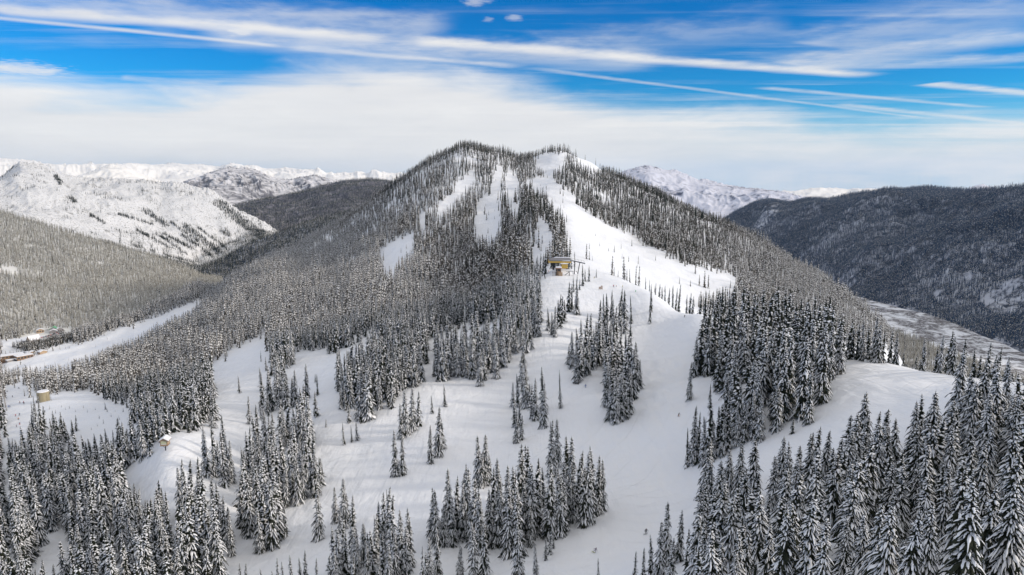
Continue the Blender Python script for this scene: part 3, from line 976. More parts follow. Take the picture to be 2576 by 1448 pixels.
# open snow as it is seen in the picture; no tree stands in front of it except those set by hand
CLEAR = [
 q3((1405,195),(1440,203),(1530,242),(1585,300),(1650,362),(1720,412),(1800,458),(1900,508),(1965,548),(2060,585),(2140,642),(2230,655),(2400,690),(2430,722),(2370,765),(2230,790),(2150,800),(2000,760),(1900,720),(1700,690),(1640,650),(1590,610),(1572,540),(1568,470),(1560,400),(1520,350),(1465,300),(1430,252),(1385,252)),
 q3((1215,120),(1195,220),(1165,305),(1120,330),(1100,400),(1098,490),(1190,482),(1230,440),(1225,360),(1230,260),(1240,200),(1238,130)),
 q3((1265,175),(1310,188),(1332,250),(1316,290),(1332,330),(1322,372),(1290,350),(1262,300),(1250,220)),
 q3((1410,418),(1450,428),(1490,490),(1502,522),(1440,524),(1388,502),(1408,460)),
 q3((1418,95),(1490,83),(1560,108),(1540,150),(1480,178),(1440,162),(1398,130)),
 q3((1590,85),(1680,120),(1760,160),(1700,160),(1610,110)),
 q3((800,488),(795,545),(745,592),(665,665),(622,645),(622,570),(690,528),(760,500)),
 q3((1105,165),(1040,200),(1000,250),(985,300),(930,345),(900,372),(905,402),(960,360),(1005,310),(1040,262),(1075,225)),
 q3((845,380),(862,420),(832,472),(818,400)),
 q3((620,925),(598,980),(512,1030),(372,1090),(332,1070),(200,1080),(150,1130),(200,1150),(300,1200),(380,1160),(540,1060),(628,1040)),
 q3((1380,585),(1450,570),(1470,590),(1500,620),(1440,625),(1375,620)),
 q1((1347,215),(1352,310),(1392,385),(1345,400),(1330,480),(1290,545),(1200,562),(1150,545),(1085,542),(1038,400),(1150,330),(1270,258)),
 q1((1902,180),(1912,270),(1832,310),(1700,405),(1655,430),(1610,372),(1540,400),(1480,420),(1400,470),(1500,330),(1700,330),(1800,280)),
 q1((2192,238),(2200,300),(2152,430),(2112,480),(2120,390),(2150,280)),
 q1((2432,200),(2440,240),(2330,292),(2220,272),(2270,240),(2330,212)),
 q1((0,520),(100,470),(125,470),(145,560),(150,700),(75,760),(30,830),(20,960),(0,985)),
 q1((130,505),(200,530),(240,540),(330,515),(420,510),(520,545),(600,590),(690,600),(700,650),(560,690),(450,752),(330,790),(440,650),(330,630),(200,640),(190,570),(140,540)),
 q1((590,975),(640,905),(740,835),(800,795),(900,742),(1030,715),(1110,720),(1030,785),(1000,800),(950,830),(900,860),(860,850),(840,885),(800,935),(740,945),(660,975),(615,1005)),
 q1((200,1230),(350,1238),(330,1380),(270,1330),(200,1300),(110,1335)),
 q1((1120,20),(1020,60),(840,120),(700,175),(560,225),(400,280),(220,330),(95,372),(90,385),(190,400),(330,375),(480,320),(690,245),(760,205),(930,100),(1010,70)),
 q1((1040,60),(900,140),(880,110)),
 q1((0,330),(90,340),(180,345),(170,380),(100,390),(60,400),(0,400)),
 q1((0,265),(100,255),(220,205),(360,210),(360,260),(190,275),(100,300),(0,335)),
]
# the open slope where every tree is set by hand
NEAR = [(560,1760),(555,1290),(520,1210),(520,1090),(600,1085),(700,1040),(790,1010),(830,1012),(925,1044),(995,1020),(1005,990),(1050,972),(1062,962),(1085,890),(1110,845),(1215,822),(1290,790),(1355,745),(1368,700),(1440,680),(1540,700),(1640,735),(1780,785),(1880,800),(2130,860),(2340,905),(2640,940),(2640,1760)]
# how much snow the trees carry, by place in the picture
SNOWY = [(1170,390,.24),(1000,480,.28),(1300,400,.28),(1250,500,.30),(1500,430,.26),(1650,500,.22),(1800,570,.30),(1700,560,.30),(1900,640,.55),(2050,720,.72),(2200,830,.72),(900,560,.52),(800,620,.82),(700,690,.80),
         (900,680,.82),(1000,700,.78),(1100,600,.38),(1200,600,.34),(1200,700,.34),(1150,780,.62),(1300,680,.35),(1350,560,.26),(1380,620,.42),(1000,820,.70),(600,800,.76),(500,850,.74),(400,950,.66),(500,1000,.55),(300,1000,.55),(100,950,.58),
         (150,1150,.68),(100,1350,.82),(300,1350,.84),(450,1250,.84),(700,1000,.72),(800,1000,.62),(900,950,.60),(1000,900,.62),(1250,800,.52),(2000,770,.66),(1950,800,.5)]


def snowiness(u, v):
    u = np.asarray(u, float); v = np.asarray(v, float)
    n = 0; d = 0
    for (a, b, s) in SNOWY:
        w = 1.0 / (((u - a) / 1.0) ** 2 + ((v - b) / 0.8) ** 2 + 900.0) ** 1.6
        n = n + w * s; d = d + w
    return n / d


# ---- trees set by hand: (x, y of the top, y of the foot) in quarter coordinates; a spread of the crown may follow
HAND = []
def hand(q, zone, *items):
    for it in items:
        x, yt, yb = it[:3]
        (u, vt), (_, vb) = q((x, yt), (x, yb))
        HAND.append((u, vt, vb, zone, it[3] if len(it) > 3 else None))

hand(q1, 'cluster left of centre', (2040,505,750),(2020,580,762),(2075,500,722),(2105,520,692),(2055,610,742))
hand(q1, 'pair below the cluster left of centre', (1990,715,950),(2025,740,945))
hand(q1, 'trio in mid bowl', (2165,690,885),(2205,595,850),(2228,660,812))
hand(q1, '=thin young fir standing alone left of a taller bare-branched one on the upper bowl', (2177,540,635))
hand(q1, '=sparse young fir standing alone on the upper bowl below the shoulder group', (2238,480,600))
hand(q1, 'small trio left in the bowl', (1730,675,790),(1770,690,780),(1797,665,772))
hand(q1, 'brow of the bowl', (1975,480,605),(1910,440,612),(1880,450,560),(1850,410,665),(1812,440,667),(1755,570,682),(1740,500,620),(1725,470,600))
hand(q1, 'brow of the bowl', (2100,380,495),(2070,360,490),(2045,370,500),(2010,360,520),(1985,390,540),(1950,380,540),(1930,400,555))
hand(q1, 'shoulder group below the lift', (2200,300,470),(2222,260,470),(2240,330,472),(2270,350,450),(2300,280,452),(2322,300,448),(2345,290,450),(2385,310,455),(2415,310,495),(2440,300,440),(2460,230,410),(2500,240,458),(2530,180,400),(2480,200,400),(2550,160,370))
hand(q2, 'column below the lift', (75,180,330),(60,240,400),(45,330,480),(30,430,600),(15,520,700),(22,610,782),(70,380,602),(50,380,520))
hand(q2, 'stand left of the lift run', (10,100,262),(30,60,205),(50,20,190),(75,0,160),(100,-30,125),(130,0,170),(135,80,242),(110,100,242),(90,130,272),(20,220,332),(0,150,300),(50,100,240))
hand(q2, 'small group above the dark stand', (185,100,216),(215,90,247),(200,120,238),(250,40,180),(265,60,172),(235,60,202),(300,-20,110),(325,-10,136),(285,-30,122),(240,30,150))
hand(q2, 'tight pair by the slim fir', (155,395,705,.15),(115,450,668,.14),(98,480,655,.12))
hand(q2, '=very slim pole-like fir alone on the open slope left of the big dark stand', (243,410,607,.075))
hand(q2, 'big dark mid-slope stand', (300,220,407),(330,200,472),(345,160,455),(370,130,440),(395,125,402),(405,230,412),(430,120,400),(440,60,390),(460,30,380),(500,10,380),(480,180,520),(500,220,620),(520,380,682,.15),(545,0,400),(565,10,422),(550,190,560),(580,240,640),(600,35,182,.10),(590,180,520),(625,270,520),(610,300,562),(495,420,660),(545,420,672),(560,330,662),(520,90,470),(470,110,450),(320,280,440),(480,300,600))
hand(q2, '=slim solitary fir on the smooth crest right of the big dark stand', (700,-22,182,.075))
hand(q1, 'tall stand left', (1215,950,1200),(1240,900,1190),(1260,920,1252),(1300,880,1240),(1330,850,1302),(1310,1100,1337),(1365,720,980),(1350,900,1270),(1375,960,1312),(1395,900,1270),(1410,780,1060),(1440,900,1102),(1480,760,1062),(1500,870,1092),(1530,860,1062),(1280,780,1010),(1250,720,960),(1230,800,980),(1290,640,830),(1440,1095,1252))
hand(q1, 'upper stand left', (1490,600,832),(1520,500,832),(1555,540,802),(1575,640,782),(1430,600,802),(1400,620,762),(1370,620,742),(1480,640,800),(1540,480,700),(1590,520,650),(1505,560,780))
hand(q1, 'short stand left', (1590,810,1052),(1615,850,1002),(1575,800,1042),(1605,1010,1267))
hand(q1, '=tiny sapling alone on the snow left of the small trio', (1640,655,702))
hand(q1, '=short thin fir alone in the snow lane below the lookout hut', (1095,1060,1160,.08))
hand(q1, 'string of firs on the left', (1130,720,1000),(1130,1040,1290),(1150,1100,1302),(1165,1120,1352),(1160,760,980),(1040,690,950),(1080,790,952),(1150,730,900))
hand(q1, 'lower trio', (1690,995,1182),(1730,950,1212),(1750,1020,1192),(1715,1100,1242))
hand(q1, 'low stand left of centre', (1930,1015,1292),(1830,1180,1402),(1790,1220,1450),(1700,1200,1460),(1740,1230,1450),(1870,1220,1452),(1975,1120,1450),(2020,1110,1442),(2065,1100,1402),(1850,1280,1480),(1905,1370,1510),(1960,1280,1490),(1990,1230,1460),(2045,1200,1440),(1690,1310,1500),(1775,1330,1500))
hand(q1, 'bottom edge row', (1210,1380,1500),(1238,1380,1510),(1320,1405,1520),(1400,1350,1500),(1425,1370,1510),(1468,1340,1492),(1540,1315,1482),(1595,1360,1500),(1375,1420,1520),(1515,1350,1500))
hand(q1, 'large low stand', (2185,1000,1262),(2200,1010,1302),(2170,1020,1252),(2230,1080,1302),(2255,910,1202),(2300,950,1232),(2350,880,1182),(2345,900,1252),(2410,740,1000),(2440,730,992),(2415,1000,1332),(2390,950,1302),(2500,855,1102),(2550,890,1202),(2480,900,1202),(2200,1210,1460),(2165,1250,1480),(2280,1060,1302),(2310,1290,1460),(2385,1170,1460),(2440,1180,1450),(2500,1010,1302),(2560,1000,1352),(2460,1010,1300),(2330,1000,1270),(2270,980,1250))
hand(q1, '=small fir alone left of the foot of the large low stand', (2125,1290,1500,.10))
hand(q2, 'large low stand', (10,900,1302),(30,1000,1352),(40,780,1132),(80,800,1102),(100,870,1252),(95,1090,1302),(30,1180,1462),(200,660,952),(225,655,902),(195,880,1262),(180,900,1232),(190,1200,1342),(170,1250,1372),(135,850,1002),(240,940,1252),(265,960,1232),(280,740,1052),(295,750,1102),(300,880,1182),(160,900,1100),(60,960,1260),(130,980,1240),(215,980,1250),(250,860,1200),(120,880,1180))
hand(q2, 'right tip of the large stand', (340,815,1102),(375,815,1192),(410,800,1122),(430,840,1142),(455,860,1122),(365,900,1202),(390,860,1170),(325,860,1120))
hand(q2, '=bushy fir alone at the lower edge of the large low stand', (120,1290,1462,.13))
hand(q2, '=small fir alone on the bottom edge below the leaning snowboarder', (435,1355,1480,.10))
hand(q2, 'fringe of the right thicket', (770,1065,1402,.15),(840,1110,1382,.14),(740,1170,1460,.16),(700,1240,1460,.15),(615,1320,1490,.13),(880,1210,1452,.14),(660,1300,1480,.12),(800,1250,1490,.15))
hand(q2, 'edge of the right grove', (890,370,567,.11),(995,480,600,.13),(920,240,450),(950,170,420,.18),(980,180,440),(1010,60,380),(1040,330,520,.15))
hand(q2, 'front line of the right grove', (880,700,905,.10),(905,590,892,.11),(935,620,882,.12),(960,640,890,.12),(990,620,882,.14),(1035,590,832,.14),(925,700,890,.12),(1060,650,850,.14),(1090,640,820,.14),(1010,680,870,.14),(1130,600,800,.13),(1410,650,735,.2),(1210,520,760),(1240,540,778),(1330,480,722))
hand(q2, 'row on the right crest', (1600,150,342),(1630,130,340),(1660,140,350),(1740,180,362),(1790,190,372),(1820,140,377),(1860,210,380),(1900,210,380),(1930,220,380),(1970,320,385),(2070,255,402,.17),(2030,330,400),(1710,190,360),(1765,160,368),(1690,150,352),(1840,180,380))
hand(q2, 'dark group on the right crest', (2150,230,422),(2190,210,432,.18),(2215,240,432),(2260,250,442,.16),(2320,300,452,.15),(2385,270,457,.16),(2440,290,472),(2480,340,470),(2500,390,472),(2130,300,418),(2350,330,455),(2415,330,462))
def qd(*p): return list(p)
hand(qd, 'dark stand left of the lift station', (1372,620,690),(1368,634,684),(1359,635,690),(1354,642,688),(1348,648,690),(1340,652,695),(1364,658,695),(1350,664,700),(1334,650,692),(1344,668,706),(1358,668,704),(1326,652,690))
hand(qd, 'small group right of the lift station', (1466,664,720),(1482,668,709),(1450,690,730),(1443,695,736),(1433,712,742),(1472,676,709),(1458,700,730),(1500,676,699))
# behind the crest: the foot is hidden, so the distance is given instead
HIDDEN = []
def hidden(q, zone, r, *items):
    for x, yt in items:
        (u, vt), = q((x, yt))
        HIDDEN.append((u, vt, r, zone))
hidden(q3, 'row behind the crest', 690, (1660,530),(1690,600),(1675,570),(1700,665),(1640,600),(1710,670))
hidden(q3, 'row behind the crest', 640, (1790,590),(1800,650),(1820,670),(1850,590),(1865,660),(1880,660),(1910,640),(1925,640))
hidden(q3, 'row behind the crest', 600, (1960,705),(1980,720),(2010,735),(2030,740),(2045,755),(2060,750),(2080,760),(2100,745),(2130,740),(2115,760))
hidden(q3, 'row behind the crest', 520, (2170,795),(2185,785),(2200,800),(2240,800),(2260,770),(2275,760),(2290,800),(2310,750))
hidden(q3, 'firs scattered on the upper run', 800, (1770,555),(1725,530),(1760,590),(1800,600))
hand(q3, 'firs scattered on the upper run', (1530,255,292),(1545,272,302),(2010,595,625),(2210,630,692),(2230,690,750),(2255,665,760),(2275,690,765),(2185,720,755),(2130,705,742),(2060,585,615),(1305,250,332),(1300,265,330),(1150,345,395),(1160,380,420),(1440,490,540),(1420,480,530))
hand(q1, 'firs in the clearing', (1205,440,532),(1340,345,420),(1315,400,520),(530,575,615))
for (x, y) in [(310,585),(330,600),(420,590),(480,600),(380,610),(500,640),(560,630),(600,640),(620,600),(520,660),(650,620),(490,680),(250,590),(280,610),(440,610),(580,610),(540,600),(460,700),(640,650),(350,590)]:
    hand(q1, 'saplings by the tank', (x, y, y + prng.uniform(14, 26), .13))

# poly-filled stands: base polygons
FILL = [
 ('right grove', q2((960,290),(935,430),(1050,520),(1110,600),(1130,700),(1230,765),(1340,705),(1420,690),(1500,705),(1585,600),(1665,490),(1640,385),(1560,310),(1400,270),(1200,220),(1000,190)), 7.0, (23, 30), (.13, .17)),
 ('right grove', q2((1000,830),(1090,830),(1200,770),(1110,660),(1040,700),(1000,760)), 6.6, (19, 24), (.12, .16)),
 ('right thicket', q2((960,1030),(1100,985),(1250,1020),(1330,1010),(1450,960),(1520,900),(1600,880),(1690,870),(1850,830),(1980,770),(2080,690),(2300,610),(2576,560),(3150,560),(3150,1780),(1900,1800),(1300,1760),(900,1720),(850,1560),(900,1390),(945,1150)), 6.3, (14, 20), (.17, .235)),
 ('brow of the bowl', q1((1905,300),(1915,480),(1890,560),(1800,640),(1740,600),(1695,540),(1690,470),(1770,420),(1850,340)), 6.6, (19, 24), (.13, .17)),
 ('brow of the bowl', q1((1915,300),(1925,540),(1990,560),(2050,500),(2105,470),(2090,390),(2140,320),(2140,230),(2040,260)), 6.8, (19, 24), (.13, .17)),
 ('shoulder group below the lift', q1((2195,310),(2185,465),(2300,448),(2390,470),(2460,420),(2510,440),(2576,350),(2600,180),(2440,250),(2340,300),(2225,292)), 7.2, (19, 25), (.12, .16)),
 ('stand left of the lift run', q2((-60,330),(20,330),(60,330),(90,270),(140,240),(150,110),(145,-10),(40,-40),(-30,60),(-60,200)), 7.0, (17, 22), (.11, .15)),
 ('tall stand left', q1((1215,1190),(1260,1250),(1300,1330),(1380,1310),(1420,1110),(1490,1090),(1560,1060),(1600,1050),(1590,830),(1500,800),(1400,760),(1350,740),(1290,830),(1230,980)), 8.2, (19, 25), (.12, .165)),
 ('string of firs on the left', q1((1030,960),(1090,960),(1170,1000),(1180,860),(1150,770),(1090,800),(1040,880)), 9.0, (18, 23), (.11, .15)),
 ('low stand left of centre', q1((1700,1300),(1690,1480),(2060,1440),(2090,1300),(1960,1300),(1850,1350),(1790,1290)), 7.4, (17, 23), (.11, .15)),
]
ALL = []          # dict per tree: p, h, w(rel), snow, zone
frng = np.random.default_rng(21)


def put(p, h, w, s, zone):
    ALL.append((p[0], p[1], p[2], h, w, s, zone))


DENSE = {'tall stand left', 'upper stand left', 'large low stand', 'low stand left of centre', 'brow of the bowl', 'stand left of the lift run', 'column below the lift', 'big dark mid-slope stand', 'shoulder group below the lift', 'short stand left'}


def set_tree(u, vt, vb, zone, w, depth=0):
    p = G.hit(u, vb)
    if zone.endswith('right crest') and math.hypot(p[0], p[1]) > 470:
        q = [G.at(u, r_, vb) for r_ in np.linspace(220, 420, 60)]        # the foot stands on the crest itself
        p = max(q, key=lambda c: (c[2] - CAMZ) / math.hypot(c[0], c[1]))
    r_ = math.hypot(p[0], p[1])
    _, t = ray(u, vt)
    h = float(t) * r_ + CAMZ - p[2]
    if h > 27 and depth < 3:
        # two firs one behind the other read as one tall one
        k = 22.0 / h
        set_tree(u + prng.uniform(-5, 5), vb - (vb - vt) * k, vb, zone, w, depth + 1)
        set_tree(u, vt, vb - (vb - vt) * max(.28, 1 - 24.0 / h), zone, w, depth + 1)
        return
    h = min(30.0, max(2.0, h))
    if w is None:
        w = prng.uniform(.125, .17) if u < 1900 else prng.uniform(.15, .19)
        if r_ > 480: w = prng.uniform(.11, .14)
    s = float(snowiness(u, vb)) if vb < 830 else (.82 if u < 1250 else .68)
    if u > 1720 and vb > 880: s = .62
    put(p, h, w, s, zone)
    if zone in DENSE and prng.random() < .6:
        q = G.hit(u + prng.uniform(-13, 13), vb + prng.uniform(-16, 5))
        put(q, h * prng.uniform(.55, .95), w * prng.uniform(.9, 1.2), s, zone)


for (u, vt, vb, zone, w) in HAND:
    set_tree(u, vt, vb, zone, w)
for (u, vt, r_, zone) in HIDDEN:
    p = G.at(u, r_)
    a, t = ray(u, vt)
    h = float(t) * r_ + CAMZ - p[2]
    if 3 < h < 34: put(p, h, prng.uniform(.085, .12), .5, zone)
for (zone, poly, sp, hr, wr) in FILL:
    X, Y = grid_pts(-420, 300, 70, 760, sp, .36, frng)
    Zz = G.z_at(X, Y)
    uu, vv, dd = project(np.stack([X, Y, Zz], -1))
    k = inside(uu, vv, poly) & (np.hypot(X, Y) > 84)
    for x, y, z in zip(X[k], Y[k], Zz[k]):
        put((x, y, z), prng.uniform(*hr) * prng.choice([1, 1, 1, .8, .6]) * (.74 if math.hypot(x, y) < 112 else 1), prng.uniform(*wr), .66 if zone == 'right grove' else .74, zone)

# the rest of the hill: forest everywhere but in the clearings
X, Y = grid_pts(-1700, 1300, 120, 2000, 5.6, .46, frng)
rr = np.hypot(X, Y); aa = np.arctan2(X, Y)
k = (rr > 190) & (rr < 2150) & (np.abs(aa) < R(46))
X, Y, rr, aa = X[k], Y[k], rr[k], aa[k]
Zz = G.z_at(X, Y)
u0, v0, d0 = project(np.stack([X, Y, Zz], -1))
zrel = Zz - CAMZ
dens = fbm(X, Y, 60, 3)
hh = np.where(rr < 750, frng.uniform(18, 25, len(X)), frng.uniform(18, 26, len(X))) * frng.choice([1, 1, 1, .8, .6], len(X))
upper = np.clip((rr - 800) / 500, 0, 1) * np.clip((zrel + 180) / 200, 0, 1)
hh = hh * (1 - 0.28 * upper) * (1 + 0.42 * fbm(X, Y, 38, 2))
keep = (dens > -0.45) & ((rr < 900) | (frng.random(len(X)) < np.clip(1.0 - upper * .14, 0, 1)))
keep &= ~((aa > R(18)) & (zrel < -459))
keep &= ~((aa < R(-15)) & (rr > 1280) & (zrel < -312) & (frng.random(len(X)) > .55))
# visible from the drone?  march along the ray on a coarse step
vis = np.ones(len(X), bool)
for f in np.linspace(0.12, 0.97, 34):
    xx, yy = X * f, Y * f
    zz = G.z_at(xx, yy)
    vis &= ~((zz - CAMZ) > (zrel + hh) * f + 3.0)
keep &= vis
keep &= ~((np.abs(u0 - 1418) < 26) & (v0 < 396) & (frng.random(len(X)) < .7))
jx = fbm(X, Y, 30, 3) * 10 + frng.normal(0, 5, len(X)); jy = fbm(X + 500, Y, 30, 3) * 8 + frng.normal(0, 4, len(X))
stray = (frng.random(len(X)) < np.where(rr > 950, .05, .018)) & (fbm(X, Y, 90, 2) > .05)
hh = np.where(stray, hh * .42, hh)
near_in = inside(u0, v0, NEAR)
keep &= ~near_in
for fr in (0.0, 0.35, 0.7, 0.95):
    u1, v1, _ = project(np.stack([X, Y, Zz + hh * fr], -1))
    wob = np.clip(900 / rr, .5, 1.6)
    u1 = u1 + jx * wob; v1 = v1 + jy * wob
    for c in CLEAR:
        keep &= ~inside(u1, v1, c) | stray
    if fr > 0: keep &= ~(inside(u1, v1, NEAR) & (rr < 480) & (fr < .5))
low_line = np.interp(u0, [2188, 2263, 2363, 2538, 2640], [799, 834, 874, 939, 975])
keep &= ~((u0 > 2188) & (rr > 900) & (v0 < low_line + 10))
keep &= ~((rr < 620) & (u0 > 1300) & (u0 < 1980)) & ~((rr < 430) & (u0 >= 1980))
X, Y, Zz, hh, rr, u0, v0 = X[keep], Y[keep], Zz[keep], hh[keep], rr[keep], u0[keep], v0[keep]
sn = np.clip(snowiness(u0, v0) + frng.normal(0, .10, len(X)), .05, .95)
for i in range(len(X)):
    ALL.append((X[i], Y[i], Zz[i], hh[i], float(frng.uniform(.125, .165) if rr[i] < 560 else frng.uniform(.080, .112)), float(sn[i]), 'forest'))
# dark conifers along the village side of the long ski run
X, Y = grid_pts(-1400, -300, 800, 1800, 5.6, .45, frng)
Zz = G.z_at(X, Y)
uu, vv, dd = project(np.stack([X, Y, Zz], -1))
k = inside(uu, vv, q1((60,300),(140,328),(230,312),(330,282),(480,236),(700,160),(840,105),(1000,50),(1110,8),(1110,-25),(980,5),(840,55),(700,115),(560,160),(480,190),(420,240),(330,262),(200,288),(110,294)))
for x, y, z in zip(X[k], Y[k], Zz[k]):
    put((x, y, z), prng.uniform(13, 18), prng.uniform(.11, .15), prng.uniform(.15, .5), 'forest')
print('TREES on the hill', len(ALL))

# ---- the 300 largest in the picture are trees of their own
arr = np.array([a[:6] for a in ALL], float)
ub, vb_, db = project(arr[:, :3])
ut, vt_, dt = project(arr[:, :3] + np.stack([np.zeros(len(arr)), np.zeros(len(arr)), arr[:, 3]], -1))
# how much of each tree shows: crowns painted far to near into a small picture
BW, BH, SC_ = 1288, 724, 0.5
buf = np.full((BH, BW), -1, np.int32)
hpx = vb_ - vt_
cand = np.nonzero((hpx > 17) & (ut > -60) & (ut < 2636) & (vt_ < 1450))[0]
cand = cand[np.argsort(-db[cand])]
for i in cand:
    y0, y1 = vt_[i] * SC_, vb_[i] * SC_
    hw = arr[i, 4] * arr[i, 3] / db[i] * F * SC_
    uc = ut[i] * SC_; ud = ub[i] * SC_
    for y in range(max(0, int(y0)), min(BH, int(y1) + 1)):
        q = min(1.0, max(0.0, (y - y0) / (y1 - y0)))
        w = hw * min(1.0, 1.15 * q + .04) * (0.5 if q > .96 else 1)
        c = uc + (ud - uc) * q
        a_ = max(0, int(round(c - w))); b_ = min(BW, int(round(c + w)) + 1)
        if b_ > a_: buf[y, a_:b_] = i
shown = np.bincount(buf[buf >= 0].ravel(), minlength=len(ALL))
NIND = 300
order = np.argsort(-shown)
own = set(order[:NIND].tolist())
dropped = set(i for i in cand.tolist() if shown[i] < 3 and ALL[i][6] != 'forest')
print('smallest own tree', shown[order[NIND - 1]], 'dropped', len(dropped))

ORD = ['leftmost', 'second from left', 'third from left', 'fourth from left', 'fifth from left', 'sixth from left', 'seventh from left',
       'eighth from left', 'ninth from left', 'tenth from left', 'eleventh from left', 'twelfth from left']
ROWS = ['front', 'second', 'third', 'fourth', 'fifth', 'sixth', 'seventh', 'eighth', 'ninth', 'tenth', 'eleventh', 'twelfth', 'thirteenth', 'fourteenth', 'fifteenth', 'sixteenth']
ANCH = [(60, 1400, 'bottom left corner wood'), (250, 1420, 'wood by the small clearing'), (420, 1380, 'wood left of the low stand'), (520, 1300, 'wood by the string of firs'),
        (120, 1230, 'left edge wood'), (330, 1230, 'wood below the lookout hut'), (250, 1130, 'wood left of the lookout hut'), (100, 1120, 'wood along the left ski run'),
        (480, 1050, 'wood above the lookout hut'), (700, 960, 'wood below the long clearing'), (850, 940, 'wood above the brow of the bowl')]


def wood_of(u, v):
    return min(ANCH, key=lambda a: (a[0] - u) ** 2 + (a[1] - v) ** 2)[2]


zones = {}
for i in sorted(own):
    z = ALL[i][6]
    if z == 'forest': z = wood_of(ub[i], vb_[i])
    zones.setdefault(z, []).append(i)
LAB = {}
for z, ids in zones.items():
    if z[0] == '=':
        LAB[ids[0]] = (z[1:], None)
        continue
    n = len(ids)
    nrow = max(1, int(math.ceil(n / 9.0)))
    by_v = sorted(ids, key=lambda i: -vb_[i])
    for r_ in range(nrow):
        row = by_v[r_ * n // nrow:(r_ + 1) * n // nrow]
        row.sort(key=lambda i: ub[i])
        hs = [ALL[i][3] for i in row]
        for k, i in enumerate(row):
            look = 'tall' if ALL[i][3] > 21 else ('short' if ALL[i][3] < 13 else ('broad' if ALL[i][4] > .15 else 'slim'))
            sn_ = 'heavily snowed' if ALL[i][5] > .7 else 'half snowed'
            o_ = ORD[k] if k < len(row) - 1 or k == 0 else 'rightmost'
            zz = z if not z.startswith(('small firs', 'firs ', 'saplings')) else z
            if nrow == 1:
                t = '%s %s fir, %s in the %s' % (look, sn_, o_, zz)
            else:
                rn = ROWS[r_] if r_ < nrow - 1 else 'back'
                t = '%s %s fir, %s, %s row of %s' % (look, sn_, o_, rn, zz)
            LAB[i] = (t, 'firs of the ' + zz if not zz.startswith('firs') else zz)


def place_fir(i):
    x, y, z, h, w, s, zone = ALL[i]
    rad_rel = w * 20
    c = sorted(CROWN, key=lambda cr: abs(cr[0] - rad_rel) + 1.6 * abs(cr[1] - (.60 + .35 * s)) + prng.uniform(0, .45))[0]
    root = bpy.data.objects.new('fir_tree', None)
    root.empty_display_size = 1
    COL.objects.link(root)
    k = h / 20.0
    kw = k * rad_rel / c[0]
    root.location = (x, y, z - 0.25)
    root.scale = (kw, kw, k)
    root.rotation_euler = (prng.uniform(-.03, .03), prng.uniform(-.03, .03), prng.uniform(0, 6.283))
    t, g = LAB[i]
    tag(root, t, 'fir tree', g)
    for nm, me in (('trunk', TRUNK), ('crown', c[2])):
        o = bpy.data.objects.new(nm, me)
        COL.objects.link(o)
        o.parent = root


for i in order[:NIND]:
    place_fir(int(i))

# ---- all other trees of the hill: one object
mr = random.Random(9)
mk = []
for s in (.25, .55, .85):
    for k in range(3):
        mk.append((conifer(mr, 20, mr.uniform(1.9, 2.3), 27, 5, 2, 3, s, wide=.46, droop=.75), NEAR_MATS))
for s in (.12, .42, .78, 1.0):
    for k in range(3):
        mk.append((far_conifer(mr, 20, 2.1, 8, 4, s, .8), [MAT['needles'] if s < .3 else MAT['needles_grey'], MAT['far_snow']]))
HILL = stock('hill', mk)
rest = [i for i in range(len(ALL)) if i not in own and i not in dropped]
rp = arr[rest]
rd = np.hypot(rp[:, 0], rp[:, 1])
lev = np.where(rd < 640, np.clip((rp[:, 5] * 3).astype(int), 0, 2) * 3, 9 + np.clip((rp[:, 5] * 4).astype(int), 0, 3) * 3) + RNG.integers(0, 3, len(rp))
rot = np.zeros((len(rp), 3)); rot[:, 2] = RNG.uniform(0, 6.283, len(rp)); rot[:, :2] = RNG.normal(0, .02, (len(rp), 2))
kz = rp[:, 3] / 20; kw = rp[:, 3] * rp[:, 4] / 2.1 * RNG.uniform(.9, 1.15, len(rp))
rp3 = rp[:, :3].copy(); rp3[:, 2] -= .3
forest_obj('forest', rp3, lev, rot, np.stack([kw, kw, kz], -1), HILL, 'snow dusted fir forest covering the main hill and its lower flanks')


